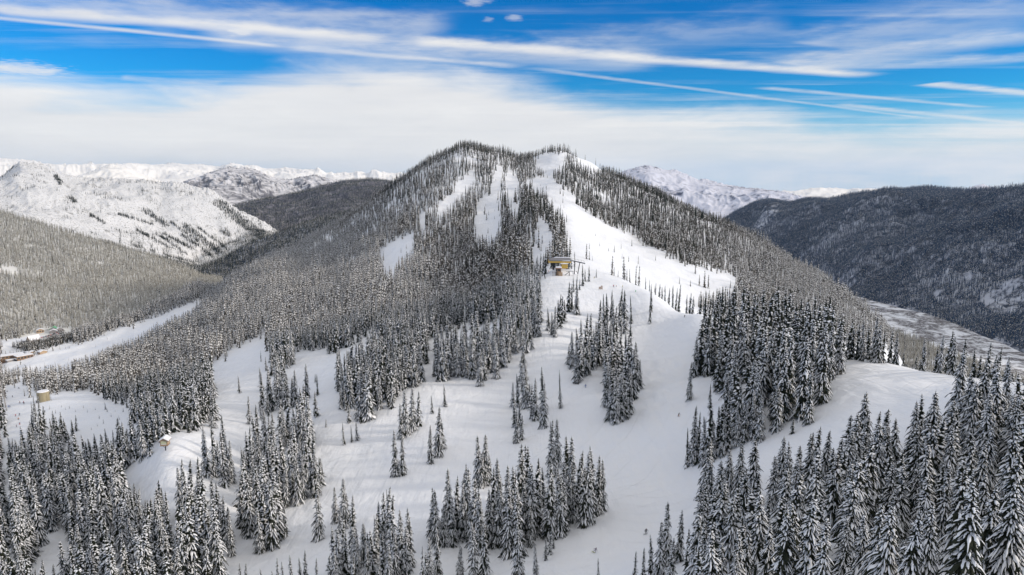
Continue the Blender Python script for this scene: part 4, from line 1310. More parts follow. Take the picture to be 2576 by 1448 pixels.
def far_wood(name, S, spacing, hr, coll, nvar, weights, label, keepf=None, seed=1, wrel=.12, azr=None, rr_=None, dens=(70, -.55), crest_max=0.004):
    g = np.random.default_rng(seed)
    a0, a1 = azr or (S.az[0], S.az[-1]); r0, r1 = rr_ or (math.exp(S.lr[0]), math.exp(S.lr[-1]))
    xs = [r * math.sin(a) for r in (r0, r1) for a in (a0, a1, 0 if a0 < 0 < a1 else a0)]
    X, Y = grid_pts(min(xs), max(xs), r0 * math.cos(max(abs(a0), abs(a1))), r1, spacing, .48, g)
    rr = np.hypot(X, Y); aa = np.arctan2(X, Y)
    k = (rr > r0) & (rr < r1) & (aa > a0) & (aa < a1)
    X, Y, rr = X[k], Y[k], rr[k]
    Z = S.z_at(X, Y)
    u, v, d = project(np.stack([X, Y, Z], -1))
    k = (fbm(X, Y, dens[0], 3) > dens[1]) & (u > -330) & (u < 2860)
    if hasattr(S, 'crest'):
        fa = np.clip(((np.arctan2(X, Y) - S.az[0]) / (S.az[1] - S.az[0])).round().astype(int), 0, len(S.az) - 1)
        fl = np.clip(((np.log(rr) - S.lr[0]) / (S.lr[1] - S.lr[0])).round().astype(int), 0, len(S.lr) - 1)
        k &= S.crest[fa, fl] < crest_max
    if keepf is not None: k &= keepf(u, v, X, Y, Z, g)
    # hidden behind the near hill?
    vis = np.ones(len(X), bool)
    for r_ in np.linspace(150, 1700, 60):
        f = r_ / rr
        ok = f < 1
        zz = G.z_at(X * f, Y * f)
        vis &= ~(ok & ((zz - CAMZ) > (Z + 20 - CAMZ) * f + 2))
    k &= vis
    X, Y, Z = X[k], Y[k], Z[k]
    n = len(X)
    h = g.uniform(*hr, n) * g.choice([1, 1, .8], n)
    idx = g.choice(nvar, n, p=weights)
    rot = np.zeros((n, 3)); rot[:, 2] = g.uniform(0, 6.283, n)
    w = h * wrel / 2.1 * g.uniform(.85, 1.2, n)
    print('WOOD', name, n)
    return forest_obj(name, np.stack([X, Y, Z - .5], -1), idx, rot, np.stack([w, w, h / 20], -1), coll, label)


PALE = stock('pale', [(far_conifer(mr, 20, 2.1, 7, 4, s, .85), [MAT['needles_frost'], MAT['frost_snow']]) for s in (.35, .6, .8, .25)] + [(far_conifer(mr, 20, 2.1, 7, 4, .3, .85), NEAR_MATS)])
SHADE = stock('shade', [(far_conifer(mr, 20, 2.1, 6, 4, s, .9), [MAT['needles_blue_shade'], MAT['frost_snow']]) for s in (.18, .32, .46)])
DARK = stock('dark', [(far_conifer(mr, 20, 2.1, 6, 4, s, .9), [MAT['needles'], MAT['frost_snow']]) for s in (.15, .3, .5)])

VILLAGE = q1((0,265),(100,255),(220,205),(360,205),(370,260),(330,290),(190,300),(100,320),(0,345))
def keep_b(u, v, X, Y, Z, g):
    k = ~inside(u, v, VILLAGE) & ~inside(u, v - 6, VILLAGE)
    gap = fbm(X, Y, 140, 3)
    return k & (gap < .50)
far_wood('valley_forest', SB, 6.2, (13, 20), PALE, 5, [.15, .36, .36, .09, .04], 'pale frosted conifer forest on the left valley hillside', keep_b, 31)
# dark woods: valley bottom beyond, the spur, the foot of the snowy mountain
def keep_gul(u, v, X, Y, Z, g):
    gul = np.zeros(len(u), bool)
    for (a0, b0, a1, b1, w_) in [(413,590,483,626,3.5),(467,570,550,636,8),(343,580,433,626,3),(300,540,383,566,3),(460,593,533,646,4),(560,582,574,592,7),(550,513,653,590,11),(367,533,417,566,8),(430,560,500,610,3),(395,590,470,640,3),(500,575,575,630,3),(600,560,660,598,6),(230,545,262,562,4),(180,500,190,512,4),(140,445,152,462,5)]:
        L2 = (a1 - a0) ** 2 + (b1 - b0) ** 2
        t = np.clip(((u - a0) * (a1 - a0) + (v - b0) * (b1 - b0)) / L2, 0, 1)
        gul |= np.hypot(u - a0 - t * (a1 - a0), (v - b0 - t * (b1 - b0)) * 1.3) < w_ * (.5 + g.random(len(u)))
    return gul & (g.random(len(u)) < .62)
far_wood('valley_forest', SC, 5.2, (11, 17), DARK, 3, [.75, .2, .05], 'dark streaks of conifers lining the gullies of the broad snowy mountain', keep_gul, 38, wrel=.2, dens=(60, -.8))
def keep_c(u, v, X, Y, Z, g):
    foot = np.interp(u, [0, 133, 267, 400, 500, 550, 617, 667, 720], [560, 585, 612, 648, 664, 641, 610, 596, 598])
    streak = ridged(X * .9 + Y * .5, Y * .06, 60, 2) > .8
    frac = np.clip(1 - (foot - v) / 55.0, 0, 1)
    return (v > foot - 2) | (streak & (g.random(len(u)) < np.clip(frac * 1.25, 0, 1)) & (u > 300)) | (g.random(len(u)) < .30) & (fbm(X, Y, 130, 3) > .24)
far_wood('valley_forest', SC, 9.0, (12, 18), DARK, 3, [.4, .35, .25], 'dark conifer wood along the foot of the broad snowy mountain', keep_c, 32)
far_wood('valley_forest', SE, 13.0, (17, 24), DARK, 3, [.3, .4, .3], 'grey brown conifer wood on the ridge beyond the dark spur', lambda u, v, X, Y, Z, g: (fbm(X, Y, 260, 3) < .42) & (u < 1110), 35, dens=(90, -.5))
far_wood('valley_forest', SD, 8.0, (13, 19), DARK, 3, [.5, .3, .2], 'dark conifer wood covering the spur left of the main hill', None, 33, dens=(60, -.7))
def keep_h(u, v, X, Y, Z, g):
    clear = inside(u, v, [(2460,760),(2530,715),(2600,680),(2650,690),(2650,800),(2576,800),(2500,795)])
    slide = inside(u, v, [(1925,520),(1965,515),(1950,545),(1915,580),(1895,575)])
    flat = Z < CAMZ - 464
    gap = fbm(X, Y, 170, 3)
    foot = np.interp(u, [2144, 2288, 2388, 2488, 2576, 2640], [764, 789, 829, 859, 891, 915])
    flat = flat | ((u > 2130) & (v > foot - 12))
    return ~(clear & (g.random(len(u)) < .88)) & ~(slide & (g.random(len(u)) < .8)) & ~flat & (gap < .62)
far_wood('valley_forest', VF, 6.5, (15, 21), PALE, 5, [.15, .3, .3, .15, .1], 'frosted conifers on the near bank of the river flat', lambda u, v, X, Y, Z, g: (u > 2170) & (v > np.interp(u, [2188, 2263, 2363, 2538, 2640], [799, 834, 874, 939, 975]) + 8 * g.random(len(u))) & (Z > G.z_at(X, Y)), 36, rr_=(1905, 2700))
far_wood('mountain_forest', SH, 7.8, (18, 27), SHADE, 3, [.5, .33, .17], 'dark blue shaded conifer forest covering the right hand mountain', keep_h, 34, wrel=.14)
HAZE = 1.2e-5

# ------------------------------------------------------------------ built things
MAT['roof_dark'] = plain('roof_dark', (0.018, 0.022, 0.05), 0.7, 0.2, 1.0)
MAT['yellow'] = plain('yellow', (0.62, 0.40, 0.09), 0.5, 0.1, 1.0)
MAT['rust'] = plain('rust', (0.32, 0.13, 0.06), 0.7, 0.25, 1.5)
MAT['timber'] = plain('timber', (0.26, 0.17, 0.105), 0.8, 0.25, 2.0)
MAT['pale_timber'] = plain('pale_timber', (0.44, 0.32, 0.21), 0.8, 0.2, 2.0)
MAT['steel_dark'] = plain('steel_dark', (0.03, 0.03, 0.035), 0.5, 0.3, 2.0)
MAT['glass_dark'] = plain('glass_dark', (0.03, 0.035, 0.04), 0.15, 0.2, 1.0, spec=0.6)
MAT['shutter'] = plain('shutter', (0.55, 0.55, 0.36), 0.6, 0.08, 1.0)
MAT['tank'] = plain('tank', (0.36, 0.31, 0.20), 0.6, 0.25, 0.5)
MAT['green_roof'] = plain('green_roof', (0.16, 0.42, 0.22), 0.6, 0.1, 0.5)
MAT['grey_wall'] = plain('grey_wall', (0.30, 0.28, 0.27), 0.8, 0.2, 0.5)
MAT['roof_snow'] = plain('roof_snow', (0.80, 0.80, 0.82), 0.8, 0.05, 0.5, spec=0.15)
MAT['skin'] = plain('skin', (0.50, 0.32, 0.24), 0.6, 0.05, 2.0)


class MB:
    """collects boxes, bars and prisms and links them as one mesh"""
    def __init__(self): self.v = []; self.f = []

    def box(self, c, s, rz=0.0, shear=0.0):
        o = len(self.v)
        co, si = math.cos(rz), math.sin(rz)
        for dz in (-.5, .5):
            for dx, dy in ((-.5, -.5), (.5, -.5), (.5, .5), (-.5, .5)):
                x, y = dx * s[0], dy * s[1]
                self.v.append((c[0] + x * co - y * si, c[1] + x * si + y * co, c[2] + dz * s[2] + shear * x))
        for q in ((0, 3, 2, 1), (4, 5, 6, 7), (0, 1, 5, 4), (1, 2, 6, 5), (2, 3, 7, 6), (3, 0, 4, 7)):
            self.f.append(tuple(i + o for i in q))
        return self

    def bar(self, a, b, w, w2=None, n=6):
        a = Vector(a); b = Vector(b); w2 = w if w2 is None else w2
        d = (b - a).normalized()
        p = d.orthogonal().normalized(); q = d.cross(p)
        o = len(self.v)
        for c, r in ((a, w), (b, w2)):
            for i in range(n):
                t = 2 * math.pi * i / n
                self.v.append(tuple(c + p * (r * math.cos(t)) + q * (r * math.sin(t))))
        for i in range(n):
            j = (i + 1) % n
            self.f.append((o + i, o + j, o + n + j, o + n + i))
        self.f.append(tuple(o + i for i in reversed(range(n)))); self.f.append(tuple(o + n + i for i in range(n)))
        return self

    def prism(self, prof, y0, y1):
        """profile in x,z drawn out along y"""
        o = len(self.v); n = len(prof)
        for y in (y0, y1):
            for x, z in prof: self.v.append((x, y, z))
        for i in range(n):
            j = (i + 1) % n
            self.f.append((o + i, o + j, o + n + j, o + n + i))
        self.f.append(tuple(o + i for i in reversed(range(n)))); self.f.append(tuple(o + n + i for i in range(n)))
        return self

    def build(self, name, mat, parent=None, bevel=0.0, smooth=False):
        o = mesh_obj(name, self.v, self.f, MAT[mat], parent, smooth=smooth)
        bm = bmesh.new(); bm.from_mesh(o.data)
        bmesh.ops.recalc_face_normals(bm, faces=bm.faces)
        if bevel:
            bmesh.ops.bevel(bm, geom=list(bm.edges), offset=bevel, segments=1, affect='EDGES')
        bm.to_mesh(o.data); bm.free()
        return o


def thing(name, loc, label, cat, rz=0.0, group=None):
    o = bpy.data.objects.new(name, None)
    o.empty_display_size = 1
    COL.objects.link(o)
    o.location = loc; o.rotation_euler = (0, 0, rz)
    return tag(o, label, cat, group)


def at(u, v, S=G):
    p = S.hit(u, v)
    if S is G and u < 300 and v < 900:          # the village lies where hill and valley side meet
        q = SB.hit(u, v)
        if q[2] > G.z_at(q[0], q[1]) and math.hypot(q[0], q[1]) < math.hypot(p[0], p[1]): p = q
    p[2] = max(p[2], G.z_at(p[0], p[1]))
    if u < 300 and v < 900 and math.hypot(p[0], p[1]) > 1640: p[2] = max(p[2], SB.z_at(p[0], p[1]))
    return Vector(p)


# ---- top station of the chairlift
P0 = at(1408, 692)
face = math.atan2(-P0.x, P0.y)          # local y points away from the drone
st = thing('lift_station', P0 + Vector((0, 0, -0.4)), 'chairlift top station with dark roof and yellow trim on the ridge', 'lift station', face)
MB().prism([(-9.2, 10.6), (9.8, 10.6), (10.2, 11.6), (9.2, 14.0), (-8.6, 14.0), (-9.9, 11.6)], 5.0, 9.6).build('canopy', 'grey_wall', st, .1)
r_ = MB()
for k in range(12):
    x0 = -8.9 + k * 1.52
    r_.v.extend([(x0, 4.85, 11.75), (x0 + 1.47, 4.85, 11.75), (x0 + 1.47, 7.2, 14.25), (x0, 7.2, 14.25), (x0, 5.0, 11.6), (x0 + 1.47, 5.0, 11.6), (x0 + 1.47, 7.3, 14.08), (x0, 7.3, 14.08)])
    o_ = k * 8
    r_.f.extend([tuple(i + o_ for i in q) for q in ((0, 1, 2, 3), (4, 7, 6, 5), (0, 4, 5, 1), (1, 5, 6, 2), (2, 6, 7, 3), (3, 7, 4, 0))])
rf = r_.build('roof', 'roof_dark', st)
MB().prism([(-6, 14.1), (9, 14.1), (8.2, 14.75), (-4, 14.9)], 7.3, 9.8).build('snow_cap', 'roof_snow', rf, .15)
MB().prism([(1.5, 11.8), (9.0, 11.8), (8.6, 12.5), (3.5, 12.25)], 4.7, 4.95).build('snow_patch', 'roof_snow', rf)
MB().prism([(-9.8, 10.2), (9.8, 10.2), (9.9, 11.5), (-10.0, 11.5)], 4.7, 4.98).build('fascia', 'yellow', st)
MB().box((-9.95, 7.2, 11.6), (.3, 4.8, 2.2)).build('end_panel', 'yellow', st, .05)
MB().box((-4.6, 7.2, 9.95), (7.0, 3.6, .9)).build('underframe', 'steel_dark', st)
MB().box((-5.6, 7.4, 5.3), (1.5, 1.8, 9.6)).build('column', 'steel_dark', st, .1)
MB().box((6.2, 8.0, 5.3), (1.2, 1.4, 10.4)).build('column', 'steel_dark', st, .1)
MB().box((4.2, 3.4, 7.6), (5.4, 3.4, 3.9)).build('drive_housing', 'yellow', st, .12)
MB().box((3.8, 3.3, 9.75), (6.6, 4.0, .5)).build('snow_cap', 'roof_snow', st, .2)
for k in range(5):
    MB().bar((-8 + 4 * k, 9.2, 14), (-8 + 4 * k, 9.2, 15.2), .06).build('rail_post', 'steel_dark', st)
MB().bar((-8.2, 9.2, 15.2), (8.2, 9.2, 15.2), .05).build('handrail', 'steel_dark', st)
# operator's cabin
cb = thing('operator_cabin', P0 + Matrix.Rotation(face, 3, 'Z') @ Vector((-.9, -2.0, -.3)), 'small brown operator cabin with snowy roof in front of the lift station', 'cabin', face)
MB().box((-.2, 0, 3.1), (4.6, 3.6, 6.4)).build('wall', 'timber', cb, .06)
MB().box((1.6, -1.2, 1.4), (3.4, 3.2, 2.8)).build('lower_room', 'pale_timber', cb, .06)
MB().box((.3, -1.84, 4.9), (2.2, .08, 1.3)).build('window', 'glass_dark', cb)
MB().box((-1.75, -1.84, 3.9), (.9, .08, 3.2)).build('door', 'glass_dark', cb)
rf = MB().prism([(-3.1, 6.3), (2.7, 6.3), (2.7, 6.6), (-3.1, 6.6)], -2.6, 2.4).build('roof', 'rust', cb)
MB().prism([(-3.0, 6.62), (2.6, 6.62), (2.2, 7.5), (-2.4, 7.6)], -2.5, 2.3).build('snow_cap', 'roof_snow', rf, .2)
dk = MB()
for k in range(7): dk.box((-5.3 + k * .62, -2.6, 3.25), (.5, 1.6, .16))
dk.build('deck', 'timber', cb)
for (x, h) in ((-5.2, 3.2), (-4.0, 3.2)):
    MB().bar((x, -2.6, -.6), (x, -2.6, h), .12).build('deck_post', 'steel_dark', cb)
# bank of snow that the station stands on
sb = MB()
rings = []
for i, (f_, z) in enumerate([(1, -1.0), (.86, 1.0), (.6, 3.6), (.3, 4.9), (.05, 5.2)]):
    for k in range(22):
        a = 2 * math.pi * k / 22
        j = 1 + .12 * math.sin(3 * a + i) + .06 * math.sin(7 * a)
        sb.v.append((1.5 + 14 * f_ * j * math.cos(a), 9.5 + 9.0 * f_ * j * math.sin(a), z))
for i in range(4):
    for k in range(22):
        j = (k + 1) % 22
        sb.f.append((i * 22 + k, i * 22 + j, i * 22 + 22 + j, i * 22 + 22 + k))
sb.f.append(tuple(88 + k for k in range(22)))
ob = sb.build('snow_bank', 'roof_snow', None, smooth=True)
ob.location = P0 + Vector((0, 0, -.5)); ob.rotation_euler = (0, 0, face)
tag(ob, 'rounded bank of snow heaped under the chairlift top station', 'snow bank')


def post(x, y, z0, z1, lean, w, label, group='dark posts around the lift station', brace=None):
    q = thing('post', P0 + Matrix.Rotation(face, 3, 'Z') @ Vector((x, y, 0)), label, 'post', face, group)
    MB().bar((0, 0, z0), (lean, 0, z1), w, w * .85, 8).build('shaft', 'steel_dark', q)
    MB().bar((lean, 0, z1), (lean, 0, z1 + .12), w * 1.2, w * 1.2, 8).build('cap', 'roof_snow', q)
    if brace: MB().bar(brace[0], brace[1], .28).build('brace', 'steel_dark', q)


post(-3.3, -4.0, -2.6, 3.4, 0, .42, 'upright dark post in front of the operator cabin')
post(-12.2, -7.5, -3.0, 3.0, -1.2, .42, 'leaning dark post left of the operator cabin by the trees')
post(8.2, -1.5, -1.0, 3.0, 0, .35, 'short dark post with long diagonal brace right of the cabin', brace=((-5.4, -.6, -1.6), (0, 0, 3.0)))
post(12.8, 6.0, 0, 11.0, .2, .38, 'tall dark post under the snowy ramp beam')
post(15.6, 6.5, 0, 10.2, 1.8, .38, 'tall slanting dark post at the outer end of the ramp beam')
rb = thing('ramp_beam', P0 + Matrix.Rotation(face, 3, 'Z') @ Vector((15.5, 6.2, 0)), 'snow covered sloping steel beam right of the lift station', 'beam', face)
MB().prism([(-5.0, 11.3), (-4.8, 12.0), (6.5, 9.6), (6.4, 8.9)], -.7, .7).build('girder', 'steel_dark', rb)
MB().prism([(-5.0, 12.02), (-4.7, 12.4), (6.3, 10.0), (6.6, 9.62)], -.6, .6).build('snow_cap', 'roof_snow', rb)
for k in range(5):
    x = -4.4 + 2.5 * k
    MB().bar((x, .5, 12.0 - (x + 4.8) * .21), (x, .5, 13.7 - (x + 4.8) * .21), .07).build('rail_post', 'steel_dark', rb)
MB().bar((-4.6, .5, 13.65), (6.0, .5, 11.4), .06).build('handrail', 'steel_dark', rb)
wp = thing('plank_walkway', P0 + Matrix.Rotation(face, 3, 'Z') @ Vector((8.6, -1.2, 3.2)), 'snowy plank walkway on short posts right of the cabin', 'walkway', face)
MB().box((0, 0, .15), (6.6, 1.5, .25)).build('planks', 'steel_dark', wp)
MB().box((-.6, 0, .45), (5.4, 1.3, .3)).build('snow_cap', 'roof_snow', wp, .1)
MB().bar((2.9, 0, -3.6), (2.9, 0, .1), .16).build('post', 'steel_dark', wp)

# ---- slatted board on the ridge
p = at(1511, 730)
sg = thing('slat_board', p, 'dark slatted wooden notice board on two posts on the ridge', 'notice board', math.atan2(-p.x, p.y) + .25)
for x in (-1.45, 0.1, 1.5): MB().bar((x, 0.1, -.6), (x, 0.1, 3.2 if x > 0 else 2.4), .09).build('post', 'timber', sg)
b_ = MB()
for k in range(4): b_.box((-.75, 0, .85 + k * .48), (1.5, .08, .36))
b_.build('slat_panel', 'timber', sg)
b_ = MB()
for k in range(6): b_.box((.82, 0, .75 + k * .48), (1.3, .08, .36))
b_.build('slat_panel', 'timber', sg)

# ---- lookout hut on a single post
p = at(417, 1134)
hu = thing('lookout_hut', p, 'small wooden hut with snowy gable roof standing on one thick post', 'hut', R(-28) + math.atan2(-p.x, p.y) + R(8))
MB().bar((0, 0, -.8), (0, 0, 2.6), .22, .22, 8).build('post', 'steel_dark', hu)
MB().bar((-1.1, -1.0, 2.6), (0, 0, 1.1), .08).build('brace', 'steel_dark', hu)
MB().bar((1.1, 1.0, 2.6), (0, 0, 1.1), .08).build('brace', 'steel_dark', hu)
MB().box((0, 0, 2.66), (3.2, 3.4, .18)).build('floor', 'timber', hu)
wl = MB().prism([(-1.45, 2.76), (1.45, 2.76), (1.45, 5.0), (0, 5.85), (-1.45, 5.0)], -1.55, 1.55).build('wall', 'pale_timber', hu)
MB().box((-.05, -1.59, 4.0), (2.2, .07, 1.5)).build('shutter', 'shutter', wl)
MB().box((-.05, -1.65, 3.35), (2.0, .06, .16)).build('sill', 'roof_snow', wl)
for sx in (-1.4, 1.4):
    MB().box((sx, -1.58, 3.9), (.14, .1, 2.2)).build('corner_board', 'timber', wl)
rf = MB().prism([(-2.1, 4.62), (0, 5.86), (2.1, 4.62), (2.1, 4.8), (0, 6.06), (-2.1, 4.8)], -2.1, 2.1).build('roof', 'timber', hu)
MB().prism([(-2.15, 4.82), (0, 6.08), (2.15, 4.82), (2.1, 5.2), (0, 6.55), (-2.1, 5.2)], -2.15, 2.15).build('snow_cap', 'roof_snow', rf, .08)

# ---- water tank and its shed
p = at(110.5, 1011)
tk = thing('water_tank', p, 'round metal water tank with snow covered lid at the clearing edge', 'water tank')
v_ = MB()
n_ = 36
for z in (-1.0, 8.6):
    for k in range(n_):
        a = 2 * math.pi * k / n_
        v_.v.append((4.4 * math.cos(a), 4.4 * math.sin(a), z))
v_.f = [(k, (k + 1) % n_, n_ + (k + 1) % n_, n_ + k) for k in range(n_)] + [tuple(range(n_, 2 * n_))]
v_.build('shell', 'tank', tk)
for k in range(9):
    a = 2 * math.pi * k / 9 + .3
    MB().bar((4.45 * math.cos(a), 4.45 * math.sin(a), -1), (4.45 * math.cos(a), 4.45 * math.sin(a), 8.5), .10).build('rib', 'tank', tk)
MB().bar((0, 0, 8.55), (0, 0, 8.75), 4.6, 4.6, 36).build('rim', 'tank', tk)
MB().bar((0, 0, 8.76), (0, 0, 9.3), 4.5, 3.9, 36).build('snow_lid', 'roof_snow', tk)
lad = MB()
for sx in (-.25, .25): lad.bar((sx - .6, -4.6, -.8), (sx - .6, -4.6, 8.8), .05)
for k in range(14): lad.bar((-.85, -4.6, k * .65), (-.35, -4.6, k * .65), .04)
lad.build('ladder', 'steel_dark', tk)
p = at(98, 1013)
sh = thing('shed', p, 'low pump shed with snowy flat roof beside the water tank', 'shed')
MB().box((0, 0, .6), (3.4, 2.6, 2.4)).build('wall', 'grey_wall', sh)
MB().box((0, 0, 2.0), (3.9, 3.1, .4)).build('snow_roof', 'roof_snow', sh, .1)
MB().box((-.5, -1.33, .6), (.9, .06, 1.8)).build('door', 'steel_dark', sh)


# ---- lift tower beside the left run
def lift_tower(u, v, h, label):
    p = at(u, v)
    t = thing('lift_tower', p, label, 'lift tower', .4, 'lift towers')
    MB().bar((0, 0, -1), (0, 0, h), .38, .26, 10).build('mast', 'grey_wall', t)
    MB().bar((-2.6, 0, h), (2.6, 0, h), .18, .18, 8).build('crossarm', 'grey_wall', t)
    for s in (-2.5, 2.5):
        MB().box((s, 0, h - .35), (.25, 2.6, .35)).build('sheave_train', 'steel_dark', t)
lift_tower(14, 1026, 14, 'grey lift tower with crossarm beside the left hand ski run')

# ---- ski base at the foot of the hill
def building(name, u, v, w, d, h, rz, wall, roof, label, gable=None, cap=.6, eave=.6, storeys=1, S=G, win=True):
    p = at(u, v, S)
    b = thing(name, p, label, 'building', math.atan2(-p.x, p.y) + rz)
    if gable:
        pr = [(-w / 2, -2), (w / 2, -2), (w / 2, h), (0, h + gable), (-w / 2, h)]
        wl = MB().prism(pr, -d / 2, d / 2).build('wall', wall, b)
        e = w / 2 + eave
        k = gable / (w / 2)
        ro = MB().prism([(-e, h - k * eave), (0, h + gable), (e, h - k * eave), (e, h - k * eave + .3), (0, h + gable + .35), (-e, h - k * eave + .3)], -d / 2 - eave, d / 2 + eave).build('roof', roof, b)
        if cap: MB().prism([(-e, h - k * eave + .32), (0, h + gable + .37), (e, h - k * eave + .32), (e - .1, h - k * eave + .32 + cap), (0, h + gable + .4 + cap), (-e + .1, h - k * eave + .32 + cap)], -d / 2 - eave, d / 2 + eave).build('snow_cap', 'roof_snow', ro)
    else:
        wl = MB().box((0, 0, h / 2 - 1), (w, d, h + 2)).build('wall', wall, b)
        ro = MB().box((0, 0, h + .2), (w + 2 * eave, d + 2 * eave, .4)).build('roof', roof, b)
        if cap: MB().box((0, 0, h + .4 + cap / 2), (w + 2 * eave - .1, d + 2 * eave - .1, cap)).build('snow_cap', 'roof_snow', ro, .1)
    if win:
        for s in range(storeys):
            n = max(2, int(w / 4))
            for k in range(n):
                MB().box((-w / 2 + (k + .5) * w / n, -d / 2 - .04, (s + .55) * h / storeys), (w / n * .6, .1, h / storeys * .45)).build('window', 'glass_dark', wl)
        MB().box((w / 2 - 1.6, -d / 2 - .04, 1.0), (1.2, .12, 2.2)).build('door', 'timber', wl)
    return b


building('lodge', 31, 905, 27, 12, 7.0, R(6), 'timber', 'timber', 'long two storey brown base lodge with flat snowy roof', cap=.8, storeys=2)
building('lodge_wing', 60, 903, 21, 13, 5.0, R(18), 'timber', 'timber', 'brown lodge wing with broad snowy roof beside the long lodge', cap=.8)
building('annex', 75, 892, 12, 8, 3.6, R(28), 'pale_timber', 'grey_wall', 'tan flat roofed annex behind the brown lodge wing', cap=.5)
building('canopy_hut', 28, 910, 12, 6, 2.6, R(20), 'grey_wall', 'grey_wall', 'low hut with sloping white roof in front of the long lodge', cap=.5, win=False)
building('ticket_hut', 48, 907, 10, 5, 2.6, R(24), 'steel_dark', 'grey_wall', 'dark low hut between lodge and ski run', cap=.5, win=False)
building('cottage', 3, 916, 10, 8, 5, R(10), 'rust', 'timber', 'dark brown cottage on the left edge below the lodge', gable=3)
building('hut', 107, 890, 10, 7, 3.2, R(25), 'pale_timber', 'grey_wall', 'little tan hut among snow at the edge of the ski run', gable=2, cap=.8, win=False)
building('chalet', 85, 861, 12, 20, 5.0, R(-62), 'pale_timber', 'timber', 'steep roofed orange brown chalet by the village road', gable=8, cap=.6)
building('green_house', 136, 834, 16, 12, 5.5, R(-12), 'grey_wall', 'green_roof', 'house with pale green metal roof behind the parking area', gable=5, cap=0)
building('white_house', 135, 838, 14, 7, 4.2, R(-8), 'grey_wall', 'grey_wall', 'house front with smooth white snow roof before the green roofed house', gable=3, cap=1.0, win=False)
building('grey_house', 148, 834, 16, 9, 4.0, R(20), 'grey_wall', 'grey_wall', 'grey house with mossy roof right of the green roofed house', gable=4, cap=.2)
building('tan_house', 101, 837, 13, 9, 5.5, R(5), 'pale_timber', 'grey_wall', 'tan house with thin snow on its roof left of the parking area', gable=3, cap=.5)
building('garage', 167, 851, 22, 8, 4.0, R(24), 'steel_dark', 'grey_wall', 'long dark garage with flat snow roof among the conifers', cap=.7, win=False)
building('store_shed', 191, 853, 12, 7, 4.5, R(10), 'grey_wall', 'grey_wall', 'small flat shed with snow roof among trees right of the parking area', cap=.7, win=False)


def person_mesh(lean=0.0, spread=.18, crouch=0.0, arm=.35):
    """one continuous skinned figure"""
    hip = .92 - .25 * crouch
    pts = {'pelvis': (0, 0, hip), 'chest': (lean * .35, .02 * 0, hip + .36), 'neck': (lean * .55, 0, hip + .56), 'head': (lean * .62, 0, hip + .68), 'crown': (lean * .68, 0, hip + .86)}
    bm_v = [pts[k] for k in ('pelvis', 'chest', 'neck', 'head', 'crown')]
    rad = [.17, .20, .085, .115, .10]
    ed = [(0, 1), (1, 2), (2, 3), (3, 4)]
    for s in (-1, 1):
        o = len(bm_v)
        bm_v += [(s * .11, 0, hip - .06), (s * (spread + .02), -.10 - .18 * crouch, hip * .52), (s * spread, .04, .09), (s * spread, -.18, .05)]
        rad += [.115, .085, .065, .055]
        ed += [(0, o), (o, o + 1), (o + 1, o + 2), (o + 2, o + 3)]
        o = len(bm_v)
        bm_v += [(lean * .45 + s * .21, 0, hip + .46), (lean * .4 + s * (.26 + arm * .45), -.06, hip + .20), (lean * .4 + s * (.24 + arm), -.28, hip + .06), (lean * .4 + s * (.23 + arm), -.36, hip + .05)]
        rad += [.085, .065, .05, .045]
        ed += [(1, o), (o, o + 1), (o + 1, o + 2), (o + 2, o + 3)]
    me = bpy.data.meshes.new('figure')
    me.from_pydata(bm_v, ed, [])
    ob = bpy.data.objects.new('figure', me)
    COL.objects.link(ob)
    m = ob.modifiers.new('skin', 'SKIN')
    sv = me.skin_vertices[0].data
    for i, r in enumerate(rad): sv[i].radius = (r, r)
    sv[0].use_root = True
    m2 = ob.modifiers.new('sub', 'SUBSURF'); m2.levels = 1; m2.render_levels = 1
    dg = bpy.context.evaluated_depsgraph_get()
    me2 = bpy.data.meshes.new_from_object(ob.evaluated_get(dg))
    bpy.data.objects.remove(ob)
    return me2, hip


def cloth(name, c):
    if name not in MAT: MAT[name] = plain(name, c, .8, .1, 4.0)
    return MAT[name]


def person(u, v, label, top, legs, gear='skis', rz=0.0, lean=0.0, tilt=0.0, crouch=.2, board=(.05, .05, .05), group=None, scale=1.0, S=G):
    p = at(u, v, S)
    me, hip = person_mesh(lean, .16 if gear == 'skis' else .24, crouch)
    for m in (cloth('coat_%s' % (top,), top), cloth('trousers_%s' % (legs,), legs), MAT['skin'], MAT['steel_dark']): me.materials.append(m)
    for f in me.polygons:
        z = f.center.z
        f.material_index = 1 if z < hip - .02 else (3 if z > hip + .78 else (2 if z > hip + .62 and f.center.y < -.02 else (0 if z < hip + .60 else 3)))
        f.use_smooth = True
    o = bpy.data.objects.new('person', me)
    COL.objects.link(o)
    o.location = p + Vector((0, 0, .05)); o.scale = (scale,) * 3
    o.rotation_euler = (0, tilt, rz)
    tag(o, label, 'person', group)
    cloth('gear_%s' % (board,), board)
    if gear == 'skis':
        for s in (-1, 1):
            MB().prism([(-.05, 0), (.05, 0), (.05, .025), (-.05, .025)], -.95, .75).build('ski', 'gear_%s' % (board,), o).location = (s * .16, 0, .0)
            a = s * (.23 + .35)
            MB().bar((lean * .4 + a, -.36, hip + .12), (a * 1.15, -.2, .05), .014).build('ski_pole', 'steel_dark', o)
    else:
        MB().box((0, -.06, .015), (1.55, .28, .035)).build('snowboard', 'gear_%s' % (board,), o, .012)
    return o


